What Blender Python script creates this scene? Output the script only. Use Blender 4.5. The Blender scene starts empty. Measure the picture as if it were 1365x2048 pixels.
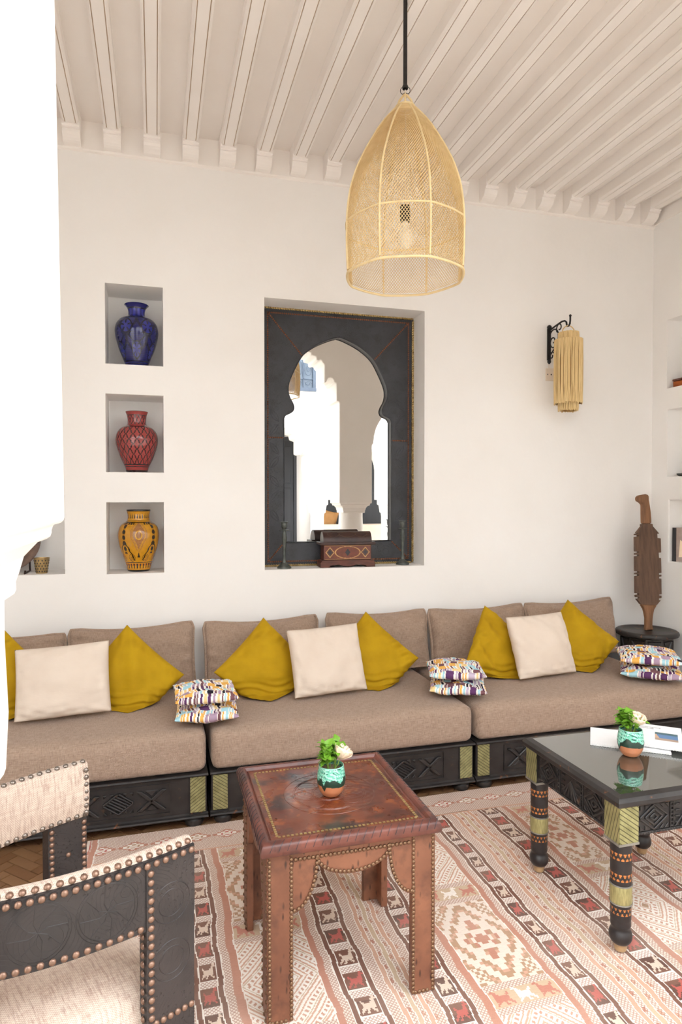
import bpy, math, random
import numpy as np
from mathutils import Matrix, Vector

R = math.radians
scene = bpy.context.scene
COL = scene.collection
random.seed(7)
rng = np.random.RandomState(11)

# ------------------------------------------------------------------ camera
cam_d = bpy.data.cameras.new('camera')
cam = bpy.data.objects.new('camera', cam_d)
COL.objects.link(cam)
cam.location = (0, 0, 1.5)
cam.rotation_euler = (R(90 - 1.054), 0, -math.atan(370.5 / 1305))
cam_d.sensor_fit = 'HORIZONTAL'
cam_d.sensor_width = 36
cam_d.lens = 36 * 1305 / 1365
cam_d.clip_start = 0.02
scene.camera = cam

# ------------------------------------------------------------------ sky and exposure
world = bpy.data.worlds.new('sky')
scene.world = world
world.use_nodes = True
bg = world.node_tree.nodes['Background']
bg.inputs['Color'].default_value = (0.895, 0.95, 1.0, 1)
bg.inputs['Strength'].default_value = 3.0
vs = scene.view_settings
vs.view_transform = 'Standard'
vs.look = 'None'
vs.gamma = 1
vs.use_curve_mapping = False
vs.exposure = 1.42
try:
    scene.cycles.max_bounces = 12
    scene.cycles.diffuse_bounces = 7
    scene.cycles.glossy_bounces = 5
    scene.cycles.sample_clamp_indirect = 10
    scene.cycles.use_denoising = True
except Exception:
    pass

# ------------------------------------------------------------------ helpers
def lin(c):
    out = []
    for v in c[:3]:
        v = v / 255.0
        out.append(v / 12.92 if v <= 0.04045 else ((v + 0.055) / 1.055) ** 2.4)
    return tuple(out)

class NT:
    """small wrapper to write node graphs compactly"""
    def __init__(self, name):
        self.m = bpy.data.materials.new(name)
        self.m.use_nodes = True
        self.t = self.m.node_tree
        self.b = self.t.nodes['Principled BSDF']
        self.tc = None
    def n(self, typ, **kw):
        nd = self.t.nodes.new(typ)
        for k, v in kw.items():
            setattr(nd, k, v)
        return nd
    def link(self, a, b):
        self.t.links.new(a, b)
    def obj(self):
        if self.tc is None:
            self.tc = self.n('ShaderNodeTexCoord').outputs['Object']
        return self.tc
    def math(self, op, a, b=None, c=None):
        nd = self.n('ShaderNodeMath', operation=op)
        for i, v in enumerate((a, b, c)):
            if v is None:
                continue
            if isinstance(v, (int, float)):
                nd.inputs[i].default_value = v
            else:
                self.link(v, nd.inputs[i])
        return nd.outputs[0]
    def mapping(self, scale=(1, 1, 1), rot=(0, 0, 0), src=None):
        nd = self.n('ShaderNodeMapping')
        nd.inputs['Scale'].default_value = scale
        nd.inputs['Rotation'].default_value = rot
        self.link(src or self.obj(), nd.inputs['Vector'])
        return nd.outputs[0]
    def noise(self, scale, vec=None, detail=3, rough=.55):
        nd = self.n('ShaderNodeTexNoise')
        nd.inputs['Scale'].default_value = scale
        nd.inputs['Detail'].default_value = detail
        nd.inputs['Roughness'].default_value = rough
        self.link(vec or self.obj(), nd.inputs['Vector'])
        return nd.outputs['Fac']
    def vor(self, scale, vec=None, feature='F1'):
        nd = self.n('ShaderNodeTexVoronoi', feature=feature)
        nd.inputs['Scale'].default_value = scale
        self.link(vec or self.obj(), nd.inputs['Vector'])
        return nd.outputs['Distance']
    def wave(self, scale, direction='X', vec=None, dist=0.0, dscale=1.0):
        nd = self.n('ShaderNodeTexWave', bands_direction=direction)
        nd.inputs['Scale'].default_value = scale
        nd.inputs['Distortion'].default_value = dist
        nd.inputs['Detail Scale'].default_value = dscale
        self.link(vec or self.obj(), nd.inputs['Vector'])
        return nd.outputs['Fac']
    def mix(self, fac, a, b):
        nd = self.n('ShaderNodeMix', data_type='RGBA')
        for sock, v in ((nd.inputs[0], fac), (nd.inputs[6], a), (nd.inputs[7], b)):
            if isinstance(v, (int, float)):
                sock.default_value = v
            elif isinstance(v, tuple):
                sock.default_value = (*v[:3], 1)
            else:
                self.link(v, sock)
        return nd.outputs[2]
    def ramp(self, fac, p0, p1):
        nd = self.n('ShaderNodeMapRange')
        nd.inputs[1].default_value = p0
        nd.inputs[2].default_value = p1
        self.link(fac, nd.inputs[0])
        return nd.outputs[0]
    def sep(self, vec=None):
        nd = self.n('ShaderNodeSeparateXYZ')
        self.link(vec or self.obj(), nd.inputs[0])
        return nd.outputs
    def attr(self, name):
        nd = self.n('ShaderNodeAttribute')
        nd.attribute_name = name
        return nd
    def bump(self, h, strength=.3, dist=.002, prev=None):
        nd = self.n('ShaderNodeBump')
        nd.inputs['Strength'].default_value = strength
        nd.inputs['Distance'].default_value = dist
        self.link(h, nd.inputs['Height'])
        if prev is not None:
            self.link(prev, nd.inputs['Normal'])
        return nd.outputs[0]
    def fin(self, color=None, rough=.6, metal=0.0, normal=None, spec=.5, coat=0.0, sheen=0.0, ior=None):
        b = self.b
        if color is not None:
            if isinstance(color, tuple):
                b.inputs['Base Color'].default_value = (*color[:3], 1)
            else:
                self.link(color, b.inputs['Base Color'])
        if isinstance(rough, (int, float)):
            b.inputs['Roughness'].default_value = rough
        else:
            self.link(rough, b.inputs['Roughness'])
        b.inputs['Metallic'].default_value = metal
        b.inputs['Specular IOR Level'].default_value = spec
        b.inputs['Coat Weight'].default_value = coat
        b.inputs['Coat Roughness'].default_value = .08
        b.inputs['Sheen Weight'].default_value = sheen
        if ior:
            b.inputs['IOR'].default_value = ior
        if normal is not None:
            self.link(normal, b.inputs['Normal'])
        return self.m

def simple(name, col, col2=None, rough=.6, metal=0.0, nscale=20, bump=0.0, bscale=60, spec=.5, coat=0.0, stretch=(1, 1, 1)):
    t = NT(name)
    v = t.mapping(stretch)
    c = lin(col)
    color = c
    if col2:
        color = t.mix(t.ramp(t.noise(nscale, v, 4), .32, .68), c, lin(col2))
    nrm = t.bump(t.noise(bscale, v, 4), bump, .003) if bump else None
    return t.fin(color, rough, metal, nrm, spec, coat)

M = {}
# --- building
def plaster(name, col, col2):
    t = NT(name)
    c = t.mix(t.ramp(t.noise(2.2, None, 5), .3, .7), lin(col), lin(col2))
    b1 = t.bump(t.noise(5, None, 3), .25, .012)
    b2 = t.bump(t.noise(70, None, 3), .08, .002, b1)
    return t.fin(c, .85, 0, b2, .25)
M['plaster'] = plaster('white_plaster', (246, 244, 242), (243, 240, 237))
M['ceiling'] = plaster('ceiling_paint', (246, 241, 237), (243, 237, 232))
M['court'] = plaster('courtyard_plaster', (244, 242, 239), (240, 238, 234))
M['groove'] = simple('beam_groove', (190, 165, 140), rough=.9)
M['stone'] = simple('court_stone', (214, 203, 190), (200, 188, 173), .7, nscale=3)
M['mortar'] = simple('floor_mortar', (150, 130, 108), (120, 98, 78), .9, nscale=30, bump=.3)
def brickmat():
    t = NT('terracotta_brick')
    rnd = t.n('ShaderNodeObjectInfo').outputs['Random']
    c = t.mix(rnd, lin((126, 88, 58)), lin((152, 114, 80)))
    c = t.mix(t.math('MULTIPLY', t.noise(9, None, 4), .6), c, lin((88, 58, 40)))
    return t.fin(c, .42, 0, t.bump(t.noise(40), .25, .002), .5)
M['brick'] = brickmat()
M['door'] = simple('dark_door_paint', (34, 35, 40), (46, 47, 52), .5, nscale=8, stretch=(1, 1, .15))
M['grille'] = simple('blue_grey_iron', (74, 86, 102), (62, 72, 88), .5)
M['paneglass'] = simple('window_pane', (96, 108, 122), rough=.08, spec=.5)
# --- textiles
def weave(name, c1, c2, c3, fine=1250, slub=26, bumpk=.35):
    t = NT(name)
    s = t.sep()
    yz = t.math('ADD', s[1], s[2])
    cmb = t.n('ShaderNodeCombineXYZ')
    t.link(s[0], cmb.inputs[0]); t.link(yz, cmb.inputs[1])
    v = cmb.outputs[0]
    wx = t.math('SINE', t.math('MULTIPLY', s[0], fine))
    wy = t.math('SINE', t.math('MULTIPLY', yz, fine))
    chk = t.math('MULTIPLY', wx, wy)
    sl = t.noise(slub, t.mapping((1, 9, 1), src=v), 5, .7)
    sl2 = t.noise(slub * 1.3, t.mapping((9, 1, 1), src=v), 4, .7)
    c = t.mix(t.ramp(sl, .36, .66), lin(c1), lin(c2))
    c = t.mix(t.math('MULTIPLY', t.ramp(sl2, .46, .70), .6), c, lin(c3))
    c = t.mix(t.math('MULTIPLY', t.ramp(chk, -.2, .8), .42), c, lin(c3))
    return t.fin(c, .92, 0, t.bump(chk, bumpk, .0012), .15, sheen=.15)
M['taupe'] = weave('taupe_woven', (188, 164, 146), (158, 133, 115), (116, 94, 80))
M['oat'] = weave('oatmeal_woven', (226, 210, 194), (208, 186, 170), (136, 98, 84), fine=1000, slub=14)
def velvet(name, c1, c2, sheen=.5):
    t = NT(name)
    c = t.mix(t.ramp(t.noise(7, None, 4), .3, .7), lin(c1), lin(c2))
    nrm = t.bump(t.noise(9, t.mapping((1, 1, 2.2)), 3), .25, .012)
    m = t.fin(c, .8, 0, nrm, .2, sheen=sheen)
    t.b.inputs['Sheen Roughness'].default_value = .35
    t.b.inputs['Sheen Tint'].default_value = (*lin(c1), 1)
    return m
M['mustard'] = velvet('mustard_velvet', (186, 148, 20), (168, 130, 12), .3)
M['cream'] = velvet('cream_velvet', (222, 207, 192), (216, 199, 183), .15)
M['tan_cloth'] = velvet('tan_cloth', (178, 132, 84), (156, 112, 68), .1)
def attrmat(name, rough=.5, spec=.5, coat=0.0, vary=.12, bump=0.0, bscale=300):
    t = NT(name)
    a = t.attr('paint')
    n = t.noise(40, None, 4)
    dark = t.mix(1.0, a.outputs['Color'], a.outputs['Color'])
    hsv = t.n('ShaderNodeHueSaturation')
    t.link(a.outputs['Color'], hsv.inputs['Color'])
    hsv.inputs['Value'].default_value = 1 - vary * 2.2
    c = t.mix(t.ramp(n, .35, .75), a.outputs['Color'], hsv.outputs[0])
    nrm = t.bump(t.noise(bscale), bump, .002) if bump else None
    return t.fin(c, rough, 0, nrm, spec, coat)
M['print'] = attrmat('printed_cotton', .85, .2, vary=.03)
M['glaze'] = attrmat('painted_glaze', .16, .5, .4, vary=.08)
M['potglaze'] = attrmat('dripped_glaze', .3, .5, .25, vary=.06)
M['inlay'] = attrmat('inlaid_black_wood', .4, .5, 0, vary=.15, bump=.15, bscale=70)
M['painted'] = attrmat('painted_wood', .4, .5, .1, vary=.15)
M['cover'] = attrmat('printed_cover', .35, .5, vary=.01)
def rugmat():
    t = NT('kilim_wool')
    a = t.attr('paint')
    s = t.sep()
    p = .025
    fx = t.math('ABSOLUTE', t.math('SUBTRACT', t.math('FRACT', t.math('DIVIDE', s[0], p)), .5))
    fy = t.math('ABSOLUTE', t.math('SUBTRACT', t.math('FRACT', t.math('DIVIDE', s[1], p)), .5))
    d1 = t.math('ABSOLUTE', t.math('SUBTRACT', t.math('ADD', fx, fy), .5))
    d2 = t.math('ABSOLUTE', t.math('SUBTRACT', fx, fy))
    ln = t.math('LESS_THAN', t.math('MINIMUM', d1, t.math('ADD', d2, .0)), .08)
    dot = t.math('LESS_THAN', t.math('MAXIMUM', fx, fy), .13)
    ln = t.math('MAXIMUM', ln, dot)
    lm = t.attr('lattice').outputs['Fac']
    fac = t.math('MULTIPLY', t.math('MULTIPLY', ln, lm), .7)
    c = t.mix(fac, a.outputs['Color'], lin((164, 112, 96)))
    wear = t.noise(3.0, None, 5)
    c = t.mix(t.math('MULTIPLY', t.ramp(wear, .4, .75), .22), c, lin((232, 214, 198)))
    thread = t.math('SINE', t.math('MULTIPLY', s[1], 1900))
    fib = t.noise(60, t.mapping((1, 12, 1)), 3)
    c = t.mix(t.math('MULTIPLY', t.ramp(fib, .45, .8), .22), c, lin((120, 84, 66)))
    return t.fin(c, .95, 0, t.bump(thread, .3, .001), .1)
M['rug'] = rugmat()
# --- leather, wood, metal
def leather(name, c1, c2, c3, rough, tool=1.0, dash=False):
    t = NT(name)
    c = t.mix(t.ramp(t.noise(6, None, 5), .35, .65), lin(c1), lin(c2))
    c = t.mix(t.math('MULTIPLY', t.ramp(t.noise(17, None, 5), .5, .7), .7), c, lin(c3))
    if dash:     # short slanting stamped dashes
        a = t.ramp(t.vor(48, t.mapping((1, 1, .30), (0, R(38), 0))), .06, .20)
        b = t.ramp(t.vor(42, t.mapping((1, 1, .34), (R(15), R(-52), 0))), .06, .19)
        marks = t.math('MULTIPLY', a, b)
        k = .8
    else:        # punched dots in loose fields and a few long curved cuts
        dots = t.ramp(t.vor(95), .12, .30)
        field = t.ramp(t.noise(9, None, 2), .48, .54)
        dots = t.math('MAXIMUM', dots, field)
        arcs = t.ramp(t.math('ABSOLUTE', t.math('SINE', t.math('MULTIPLY', t.vor(7), 60))), .0, .12)
        marks = t.math('MULTIPLY', dots, arcs)
        k = .22
    n1 = t.bump(marks, .5 * tool, .002)
    n2 = t.bump(t.noise(220, None, 2), .15, .0008, n1)
    c = t.mix(t.math('MULTIPLY', t.math('SUBTRACT', 1.0, marks), k * tool), c, lin((34, 24, 22)))
    return t.fin(c, rough, 0, n2, .5)
M['black_leather'] = leather('black_tooled_leather', (58, 51, 50), (46, 41, 41), (36, 32, 33), .48)
M['frame_leather'] = leather('mirror_leather', (60, 62, 68), (48, 50, 55), (38, 39, 43), .45)
M['tan_leather'] = leather('chestnut_leather', (138, 90, 66), (112, 70, 51), (82, 49, 38), .5, 1.0, True)
def topleather():
    t = NT('dark_red_table_leather')
    c = t.mix(t.ramp(t.noise(5, None, 5), .35, .62), lin((120, 58, 30)), lin((86, 36, 24)))
    c = t.mix(t.ramp(t.noise(8, t.mapping((1, 1.4, 1)), 5), .53, .66), c, lin((50, 26, 24)))
    c = t.mix(t.math('MULTIPLY', t.ramp(t.noise(24, None, 4), .56, .7), .5), c, lin((168, 92, 44)))
    s = t.sep()
    rr = t.math('SQRT', t.math('ADD', t.math('POWER', s[0], 2.0), t.math('POWER', s[1], 2.0)))
    ring = t.math('SINE', t.math('MULTIPLY', rr, 260))
    mask = t.math('LESS_THAN', rr, .15)
    spokes = t.math('SINE', t.math('MULTIPLY', t.math('ARCTAN2', s[1], s[0]), 24))
    h = t.math('MULTIPLY', t.math('MULTIPLY', ring, spokes), mask)
    n1 = t.bump(h, .35, .0015)
    n2 = t.bump(t.noise(120), .2, .001, n1)
    return t.fin(c, t.ramp(t.noise(11), .1, 1.3), 0, n2, .55, .25)
M['top_leather'] = topleather()
def ebony(name, wearcol, amount, bump=.25):
    t = NT(name)
    v = t.mapping((1.2, 1.2, 6))
    c = t.mix(t.ramp(t.noise(14, None, 5), .4, .7), lin((46, 42, 41)), lin((30, 27, 27)))
    c = t.mix(t.math('MULTIPLY', t.ramp(t.noise(30, None, 5), .64, .74), amount), c, lin(wearcol))
    return t.fin(c, .42, 0, t.bump(t.noise(35, v, 5), bump, .002), .5)
M['ebony'] = ebony('black_stained_wood', (120, 82, 54), .5)
M['ebony_worn'] = ebony('worn_black_wood', (170, 105, 60), .9)
def brassmat(name, ang, c1, c2):
    t = NT(name)
    s = t.sep()
    hor = t.math('ADD', s[0], s[1])
    d = t.math('ADD', t.math('MULTIPLY', hor, math.cos(ang)), t.math('MULTIPLY', s[2], math.sin(ang)))
    w = t.math('SINE', t.math('MULTIPLY', d, 2 * math.pi / .013))
    g = t.ramp(w, .72, .95)
    c = t.mix(t.ramp(t.noise(25, None, 5), .35, .7), lin(c1), lin(c2))
    c = t.mix(t.math('MULTIPLY', g, .8), c, lin((60, 56, 40)))
    return t.fin(c, .38, .55, t.bump(t.math('MULTIPLY', g, -1.0), .6, .002), .5)
M['brass_a'] = brassmat('engraved_brass_rising', R(55), (174, 170, 122), (136, 134, 92))
M['brass_b'] = brassmat('engraved_brass_falling', R(125), (174, 170, 122), (136, 134, 92))
M['brass_h'] = brassmat('engraved_brass_flat', R(15), (180, 174, 124), (146, 142, 98))
M['brass_v'] = simple('hammered_brass', (188, 182, 130), (150, 146, 100), .36, .6, 50, .4, 90, stretch=(3, 3, .6))
M['solder'] = simple('dull_solder', (150, 146, 138), (120, 116, 108), .5, .4)
M['nail'] = simple('copper_nail', (158, 126, 108), (112, 86, 72), .34, .65, 60)
M['nail_table'] = simple('dull_brass_nail', (140, 108, 82), (96, 70, 52), .38, .6, 60)
M['nail_steel'] = simple('worn_steel_nail', (150, 140, 132), (120, 108, 98), .3, .8, 60)
M['nail_brass'] = simple('brass_nail', (150, 92, 58), (120, 68, 42), .45, .2, 60)
M['gold'] = simple('gilt_rope', (196, 172, 118), (150, 128, 84), .4, .6, 60)
M['iron'] = simple('black_iron', (30, 29, 30), (44, 42, 42), .5, .3, 30)
M['pewter'] = simple('aged_pewter', (100, 104, 100), (70, 74, 70), .45, .5, 30, .1)
M['cupmetal'] = simple('worn_brass_cup', (186, 160, 112), (150, 124, 82), .35, .7, 40)
M['copper_dark'] = simple('dark_copper_plate', (110, 86, 72), (74, 60, 54), .5, .5, 14, .15)
M['copper_bright'] = simple('bright_copper', (180, 96, 44), (140, 72, 34), .35, .6, 14)
M['wood_brown'] = simple('aged_brown_wood', (112, 84, 66), (84, 62, 50), .6, 0, 14, .3, 40, stretch=(4, 4, .6))
M['wood_light'] = simple('worn_light_wood', (150, 106, 72), (108, 74, 50), .6, 0, 10, .3, 40, stretch=(4, 4, .6))
M['wood_red'] = simple('red_brown_wood', (104, 52, 36), (70, 34, 26), .4, 0, 20, .2, 50, stretch=(.6, 4, 4))
M['wood_dark'] = simple('dark_lid_wood', (66, 40, 34), (44, 28, 26), .4, 0, 20, .2, 50)
M['rattan'] = simple('pale_rattan', (232, 204, 152), (220, 188, 132), .6, 0, 30)
M['rattan_rib'] = simple('rattan_rib', (240, 218, 170), (230, 204, 152), .6, 0, 30)
M['raffia'] = simple('raffia_strand', (234, 208, 156), (214, 182, 126), .75, 0, 12, stretch=(30, 30, 1))
M['raffia_in'] = simple('raffia_core', (176, 140, 90), rough=.9)
M['white_plastic'] = simple('ivory_plastic', (232, 218, 202), rough=.4)
M['bulb'] = simple('frosted_bulb', (246, 240, 228), rough=.25)
M['paper'] = simple('white_paper', (244, 243, 241), (236, 235, 233), .6)
M['leaf'] = simple('mint_leaf', (128, 176, 50), (92, 146, 34), .5, 0, 40)
M['stem'] = simple('mint_stem', (130, 160, 70), rough=.5)
M['petal'] = simple('ivory_rose', (250, 232, 208), (246, 220, 190), .6, 0, 30)
M['bookgrey'] = simple('grey_cover', (176, 160, 150), (160, 140, 132), .4)
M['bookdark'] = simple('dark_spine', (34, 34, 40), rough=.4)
def mirrormat():
    t = NT('mirror_glass')
    return t.fin((.86, .85, .83), .0, 1.0)
M['mirror'] = mirrormat()
def glasstop():
    t = NT('smoked_table_glass')
    scr = t.ramp(t.noise(30, t.mapping((1, 8, 1), (0, 0, R(25))), 4), .68, .74)
    c = t.mix(t.math('MULTIPLY', scr, .35), lin((58, 60, 54)), lin((170, 170, 160)))
    m = t.fin(c, .03, 0, None, .6, 1.0, ior=2.0)
    t.b.inputs['Coat Roughness'].default_value = .02
    return m
M['glass_top'] = glasstop()

class MB:
    def __init__(self):
        self.v = []
        self.f = []
    def add(self, vs, fs):
        o = len(self.v)
        self.v += [tuple(p) for p in vs]
        self.f += [tuple(i + o for i in q) for q in fs]
        return self
    def box(self, x0, x1, y0, y1, z0, z1, m=None):
        vs = [(x, y, z) for z in (z0, z1) for y in (y0, y1) for x in (x0, x1)]
        if m is not None:
            vs = [m @ Vector(p) for p in vs]
        return self.add(vs, [(0, 2, 3, 1), (4, 5, 7, 6), (0, 1, 5, 4), (2, 6, 7, 3), (0, 4, 6, 2), (1, 3, 7, 5)])
    def prism(self, poly, axis, a0, a1, m=None):
        """extrude a 2D polygon; axis is the extrusion direction"""
        def P(p, a):
            if axis == 'y':
                return (p[0], a, p[1])
            if axis == 'z':
                return (p[0], p[1], a)
            return (a, p[0], p[1])
        n = len(poly)
        vs = [P(p, a0) for p in poly] + [P(p, a1) for p in poly]
        if m is not None:
            vs = [m @ Vector(p) for p in vs]
        fs = [tuple(range(n - 1, -1, -1)), tuple(range(n, 2 * n))]
        fs += [(i, (i + 1) % n, (i + 1) % n + n, i + n) for i in range(n)]
        return self.add(vs, fs)
    def lathe(self, prof, n=32, c=(0, 0, 0), m=None, caps=True):
        vs, fs = [], []
        for r, z in prof:
            for k in range(n):
                a = 2 * math.pi * k / n
                p = (c[0] + r * math.cos(a), c[1] + r * math.sin(a), c[2] + z)
                vs.append(m @ Vector(p) if m is not None else p)
        for i in range(len(prof) - 1):
            for k in range(n):
                k2 = (k + 1) % n
                fs.append((i * n + k, i * n + k2, (i + 1) * n + k2, (i + 1) * n + k))
        if caps:
            fs.append(tuple(range(n - 1, -1, -1)))
            o = (len(prof) - 1) * n
            fs.append(tuple(range(o, o + n)))
        return self.add(vs, fs)
    def tube(self, pts, r, n=8, closed=False, caps=True):
        pts = [Vector(p) for p in pts]
        N = len(pts)
        vs, fs = [], []
        up = None
        for i, p in enumerate(pts):
            a = pts[(i - 1) % N] if (closed or i > 0) else p
            b = pts[(i + 1) % N] if (closed or i < N - 1) else p
            t = (b - a)
            if t.length < 1e-9:
                t = Vector((0, 0, 1))
            t.normalize()
            if up is None:
                up = Vector((0, 0, 1)) if abs(t.z) < .9 else Vector((1, 0, 0))
            s = t.cross(up)
            if s.length < 1e-6:
                s = t.cross(Vector((1, 0, 0)))
            s.normalize()
            up = s.cross(t).normalized()
            rr = r[i] if isinstance(r, (list, tuple)) else r
            for k in range(n):
                a_ = 2 * math.pi * k / n
                vs.append(p + s * (rr * math.cos(a_)) + up * (rr * math.sin(a_)))
        lim = N if closed else N - 1
        for i in range(lim):
            j = (i + 1) % N
            for k in range(n):
                k2 = (k + 1) % n
                fs.append((i * n + k, i * n + k2, j * n + k2, j * n + k))
        if not closed and caps:
            fs.append(tuple(range(n - 1, -1, -1)))
            fs.append(tuple(range((N - 1) * n, N * n)))
        return self.add(vs, fs)
    def mesh(self, name, smooth=False):
        me = bpy.data.meshes.new(name)
        me.from_pydata(self.v, [], self.f)
        me.update()
        if smooth:
            me.polygons.foreach_set('use_smooth', [True] * len(me.polygons))
            me.set_sharp_from_angle(angle=R(smooth if smooth is not True else 40))
        return me
    def build(self, name, mat, parent=None, smooth=False, bevel=0, seg=2, loc=None, rz=0):
        return link(name, self.mesh(name, smooth), mat, parent, bevel, seg, loc, rz)

def link(name, me, mat, parent=None, bevel=0, seg=2, loc=None, rz=0):
    o = bpy.data.objects.new(name, me)
    COL.objects.link(o)
    if mat is not None and not me.materials:
        me.materials.append(M[mat] if isinstance(mat, str) else mat)
    o.parent = parent
    if loc is not None:
        o.location = loc
    if rz:
        o.rotation_euler.z = rz
    if bevel:
        b = o.modifiers.new('bevel', 'BEVEL')
        b.width = bevel
        b.segments = seg
        b.limit_method = 'ANGLE'
        b.angle_limit = R(40)
    return o

def thing(name, label, cat, loc=(0, 0, 0), rz=0, group=None):
    o = bpy.data.objects.new(name, None)
    o.empty_display_size = .05
    COL.objects.link(o)
    o.location = loc
    o.rotation_euler.z = rz
    return tag(o, label, cat, group)

def tag(o, label, cat, group=None):
    o['label'] = label
    o['category'] = cat
    if group:
        o['group'] = group
    return o

def structure(o, label):
    o['kind'] = 'structure'
    o['label'] = label
    return o

def paint(me, cols, name='paint', domain='FACE'):
    a = me.color_attributes.new(name, 'FLOAT_COLOR', 'CORNER') if domain == 'CORNER' else me.attributes.new(name, 'FLOAT_COLOR', domain)
    c = np.ones((len(cols), 4), dtype=np.float32)
    c[:, :3] = cols
    a.data.foreach_set('color', c.ravel())

def linarr(c):
    return np.array(lin(c), dtype=np.float32)

def arc(cx, cz, r, a0, a1, n):
    return [(cx + r * math.cos(R(a0 + (a1 - a0) * i / n)), cz + r * math.sin(R(a0 + (a1 - a0) * i / n))) for i in range(n + 1)]

def painted_lathe(name, prof, fn, mat, parent=None, n=256, rows=200, c=(0, 0, 0), rot=0.0):
    """lathe resampled finely, each face coloured by fn(theta, t) with t = height fraction"""
    p = np.array(prof, float)
    d = np.r_[0, np.cumsum(np.hypot(np.diff(p[:, 0]), np.diff(p[:, 1])))]
    s = np.linspace(0, d[-1], rows + 1)
    # smooth the profile
    rr = np.interp(s, d, p[:, 0]); zz = np.interp(s, d, p[:, 1])
    k = max(1, rows // 40)
    ker = np.ones(2 * k + 1) / (2 * k + 1)
    rs = np.convolve(np.r_[[rr[0]] * k, rr, [rr[-1]] * k], ker, 'valid')
    zs = np.convolve(np.r_[[zz[0]] * k, zz, [zz[-1]] * k], ker, 'valid')
    rs[0], rs[-1], zs[0], zs[-1] = rr[0], rr[-1], zz[0], zz[-1]
    mb = MB().lathe(list(zip(rs, zs)), n, c, caps=False)
    me = mb.mesh(name, 60)
    th = (np.arange(n) + .5) / n * 2 * math.pi
    z0, z1 = p[:, 1].min(), p[:, 1].max()
    tm = ((zs[:-1] + zs[1:]) / 2 - z0) / (z1 - z0)
    TH, T = np.meshgrid((th - rot + math.pi) % (2 * math.pi) - math.pi, tm)
    cols = fn(TH.ravel(), T.ravel())
    paint(me, cols)
    return link(name, me, mat, parent)

# nail heads share one mesh
_nail = {}
def nail_mesh(r, mat):
    key = (r, mat)
    if key not in _nail:
        prof = [(r, 0), (r * .96, r * .25), (r * .75, r * .52), (r * .4, r * .7), (r * .05, r * .76)]
        me = MB().lathe(prof, 9).mesh('nail', 80)
        me.materials.append(M[mat])
        _nail[key] = me
    return _nail[key]
def nail(p, nrm, parent, r=.006, mat='nail'):
    o = bpy.data.objects.new('nail', nail_mesh(r, mat))
    COL.objects.link(o)
    o.parent = parent
    o.location = p
    o.rotation_mode = 'QUATERNION'
    o.rotation_quaternion = Vector((0, 0, 1)).rotation_difference(Vector(nrm).normalized())
    return o
def along(pts, step, start=0.0):
    """points spaced by step along a polyline"""
    out = []
    acc = start
    for a, b in zip(pts[:-1], pts[1:]):
        a, b = Vector(a), Vector(b)
        L = (b - a).length
        while acc <= L:
            out.append(a + (b - a) * (acc / L if L else 0))
            acc += step
        acc -= L
    return out

# ================================================================== ROOM SHELL
WY = 3.95            # back wall
XL, XR = -2.2, 3.47  # side walls
CZ = 3.615           # ceiling

def wall_with_niches(name, u0, u1, z0, z1, holes, to3, mat, thick):
    """flat wall in (u, z) with rectangular niches (u0,u1,z0,z1,depth); to3(u, d, z) maps to space, d = depth into the wall"""
    us = sorted({u0, u1, *[h[0] for h in holes], *[h[1] for h in holes]})
    zs = sorted({z0, z1, *[h[2] for h in holes], *[h[3] for h in holes]})
    mb = MB()
    for i in range(len(us) - 1):
        for j in range(len(zs) - 1):
            a, b, c, d = us[i], us[i + 1], zs[j], zs[j + 1]
            um, zm = (a + b) / 2, (c + d) / 2
            if any(h[0] < um < h[1] and h[2] < zm < h[3] for h in holes):
                continue
            mb.add([to3(a, 0, c), to3(b, 0, c), to3(b, 0, d), to3(a, 0, d)], [(0, 1, 2, 3)])
    for h in holes:
        a, b, c, d, e = h
        q = [(a, c), (b, c), (b, d), (a, d)]
        vs = [to3(u, 0, z) for u, z in q] + [to3(u, e, z) for u, z in q]
        mb.add(vs, [(4, 5, 6, 7)] + [(i, i + 4, (i + 1) % 4 + 4, (i + 1) % 4) for i in range(4)])
    q = [(u0, z0), (u1, z0), (u1, z1), (u0, z1)]
    vs = [to3(u, 0, z) for u, z in q] + [to3(u, thick, z) for u, z in q]
    mb.add(vs, [(7, 6, 5, 4)] + [(i, (i + 1) % 4, (i + 1) % 4 + 4, i + 4) for i in range(4)])
    me = mb.mesh(name)
    import bmesh
    bm = bmesh.new(); bm.from_mesh(me)
    bmesh.ops.remove_doubles(bm, verts=bm.verts, dist=1e-5)
    bmesh.ops.recalc_face_normals(bm, faces=bm.faces)
    bm.to_mesh(me); bm.free()
    return link(name, me, mat)

VN = .27
niches_back = [(-.273, .045, 2.277, 2.733, VN), (-.273, .045, 1.660, 2.106, VN), (-.273, .045, 1.075, 1.487, VN),
               (-1.35, -.494, 1.083, 1.53, .24), (.638, 1.687, 1.072, 2.727, .23)]
w = wall_with_niches('wall_back', XL - .25, XR + .3, -.02, CZ + .1, niches_back, lambda u, d, z: (u, WY + d, z), 'plaster', .5)
bv = w.modifiers.new('bevel', 'BEVEL'); bv.width = .008; bv.segments = 3; bv.limit_method = 'ANGLE'; bv.angle_limit = R(50)
structure(w, 'white plastered back wall with display niches and a mirror recess')
niches_right = [(2.9, 3.81, 2.285, 2.765, .26), (2.9, 3.80, 1.663, 2.135, .26), (2.9, 3.78, 1.07, 1.50, .26)]
w = wall_with_niches('wall_right', .5, WY + .4, -.02, CZ + .1, niches_right, lambda u, d, z: (XR + d, u, z), 'plaster', .4)
bv = w.modifiers.new('bevel', 'BEVEL'); bv.width = .008; bv.segments = 3; bv.limit_method = 'ANGLE'; bv.angle_limit = R(50)
structure(w, 'white plastered right wall with stacked shelf niches')
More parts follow.
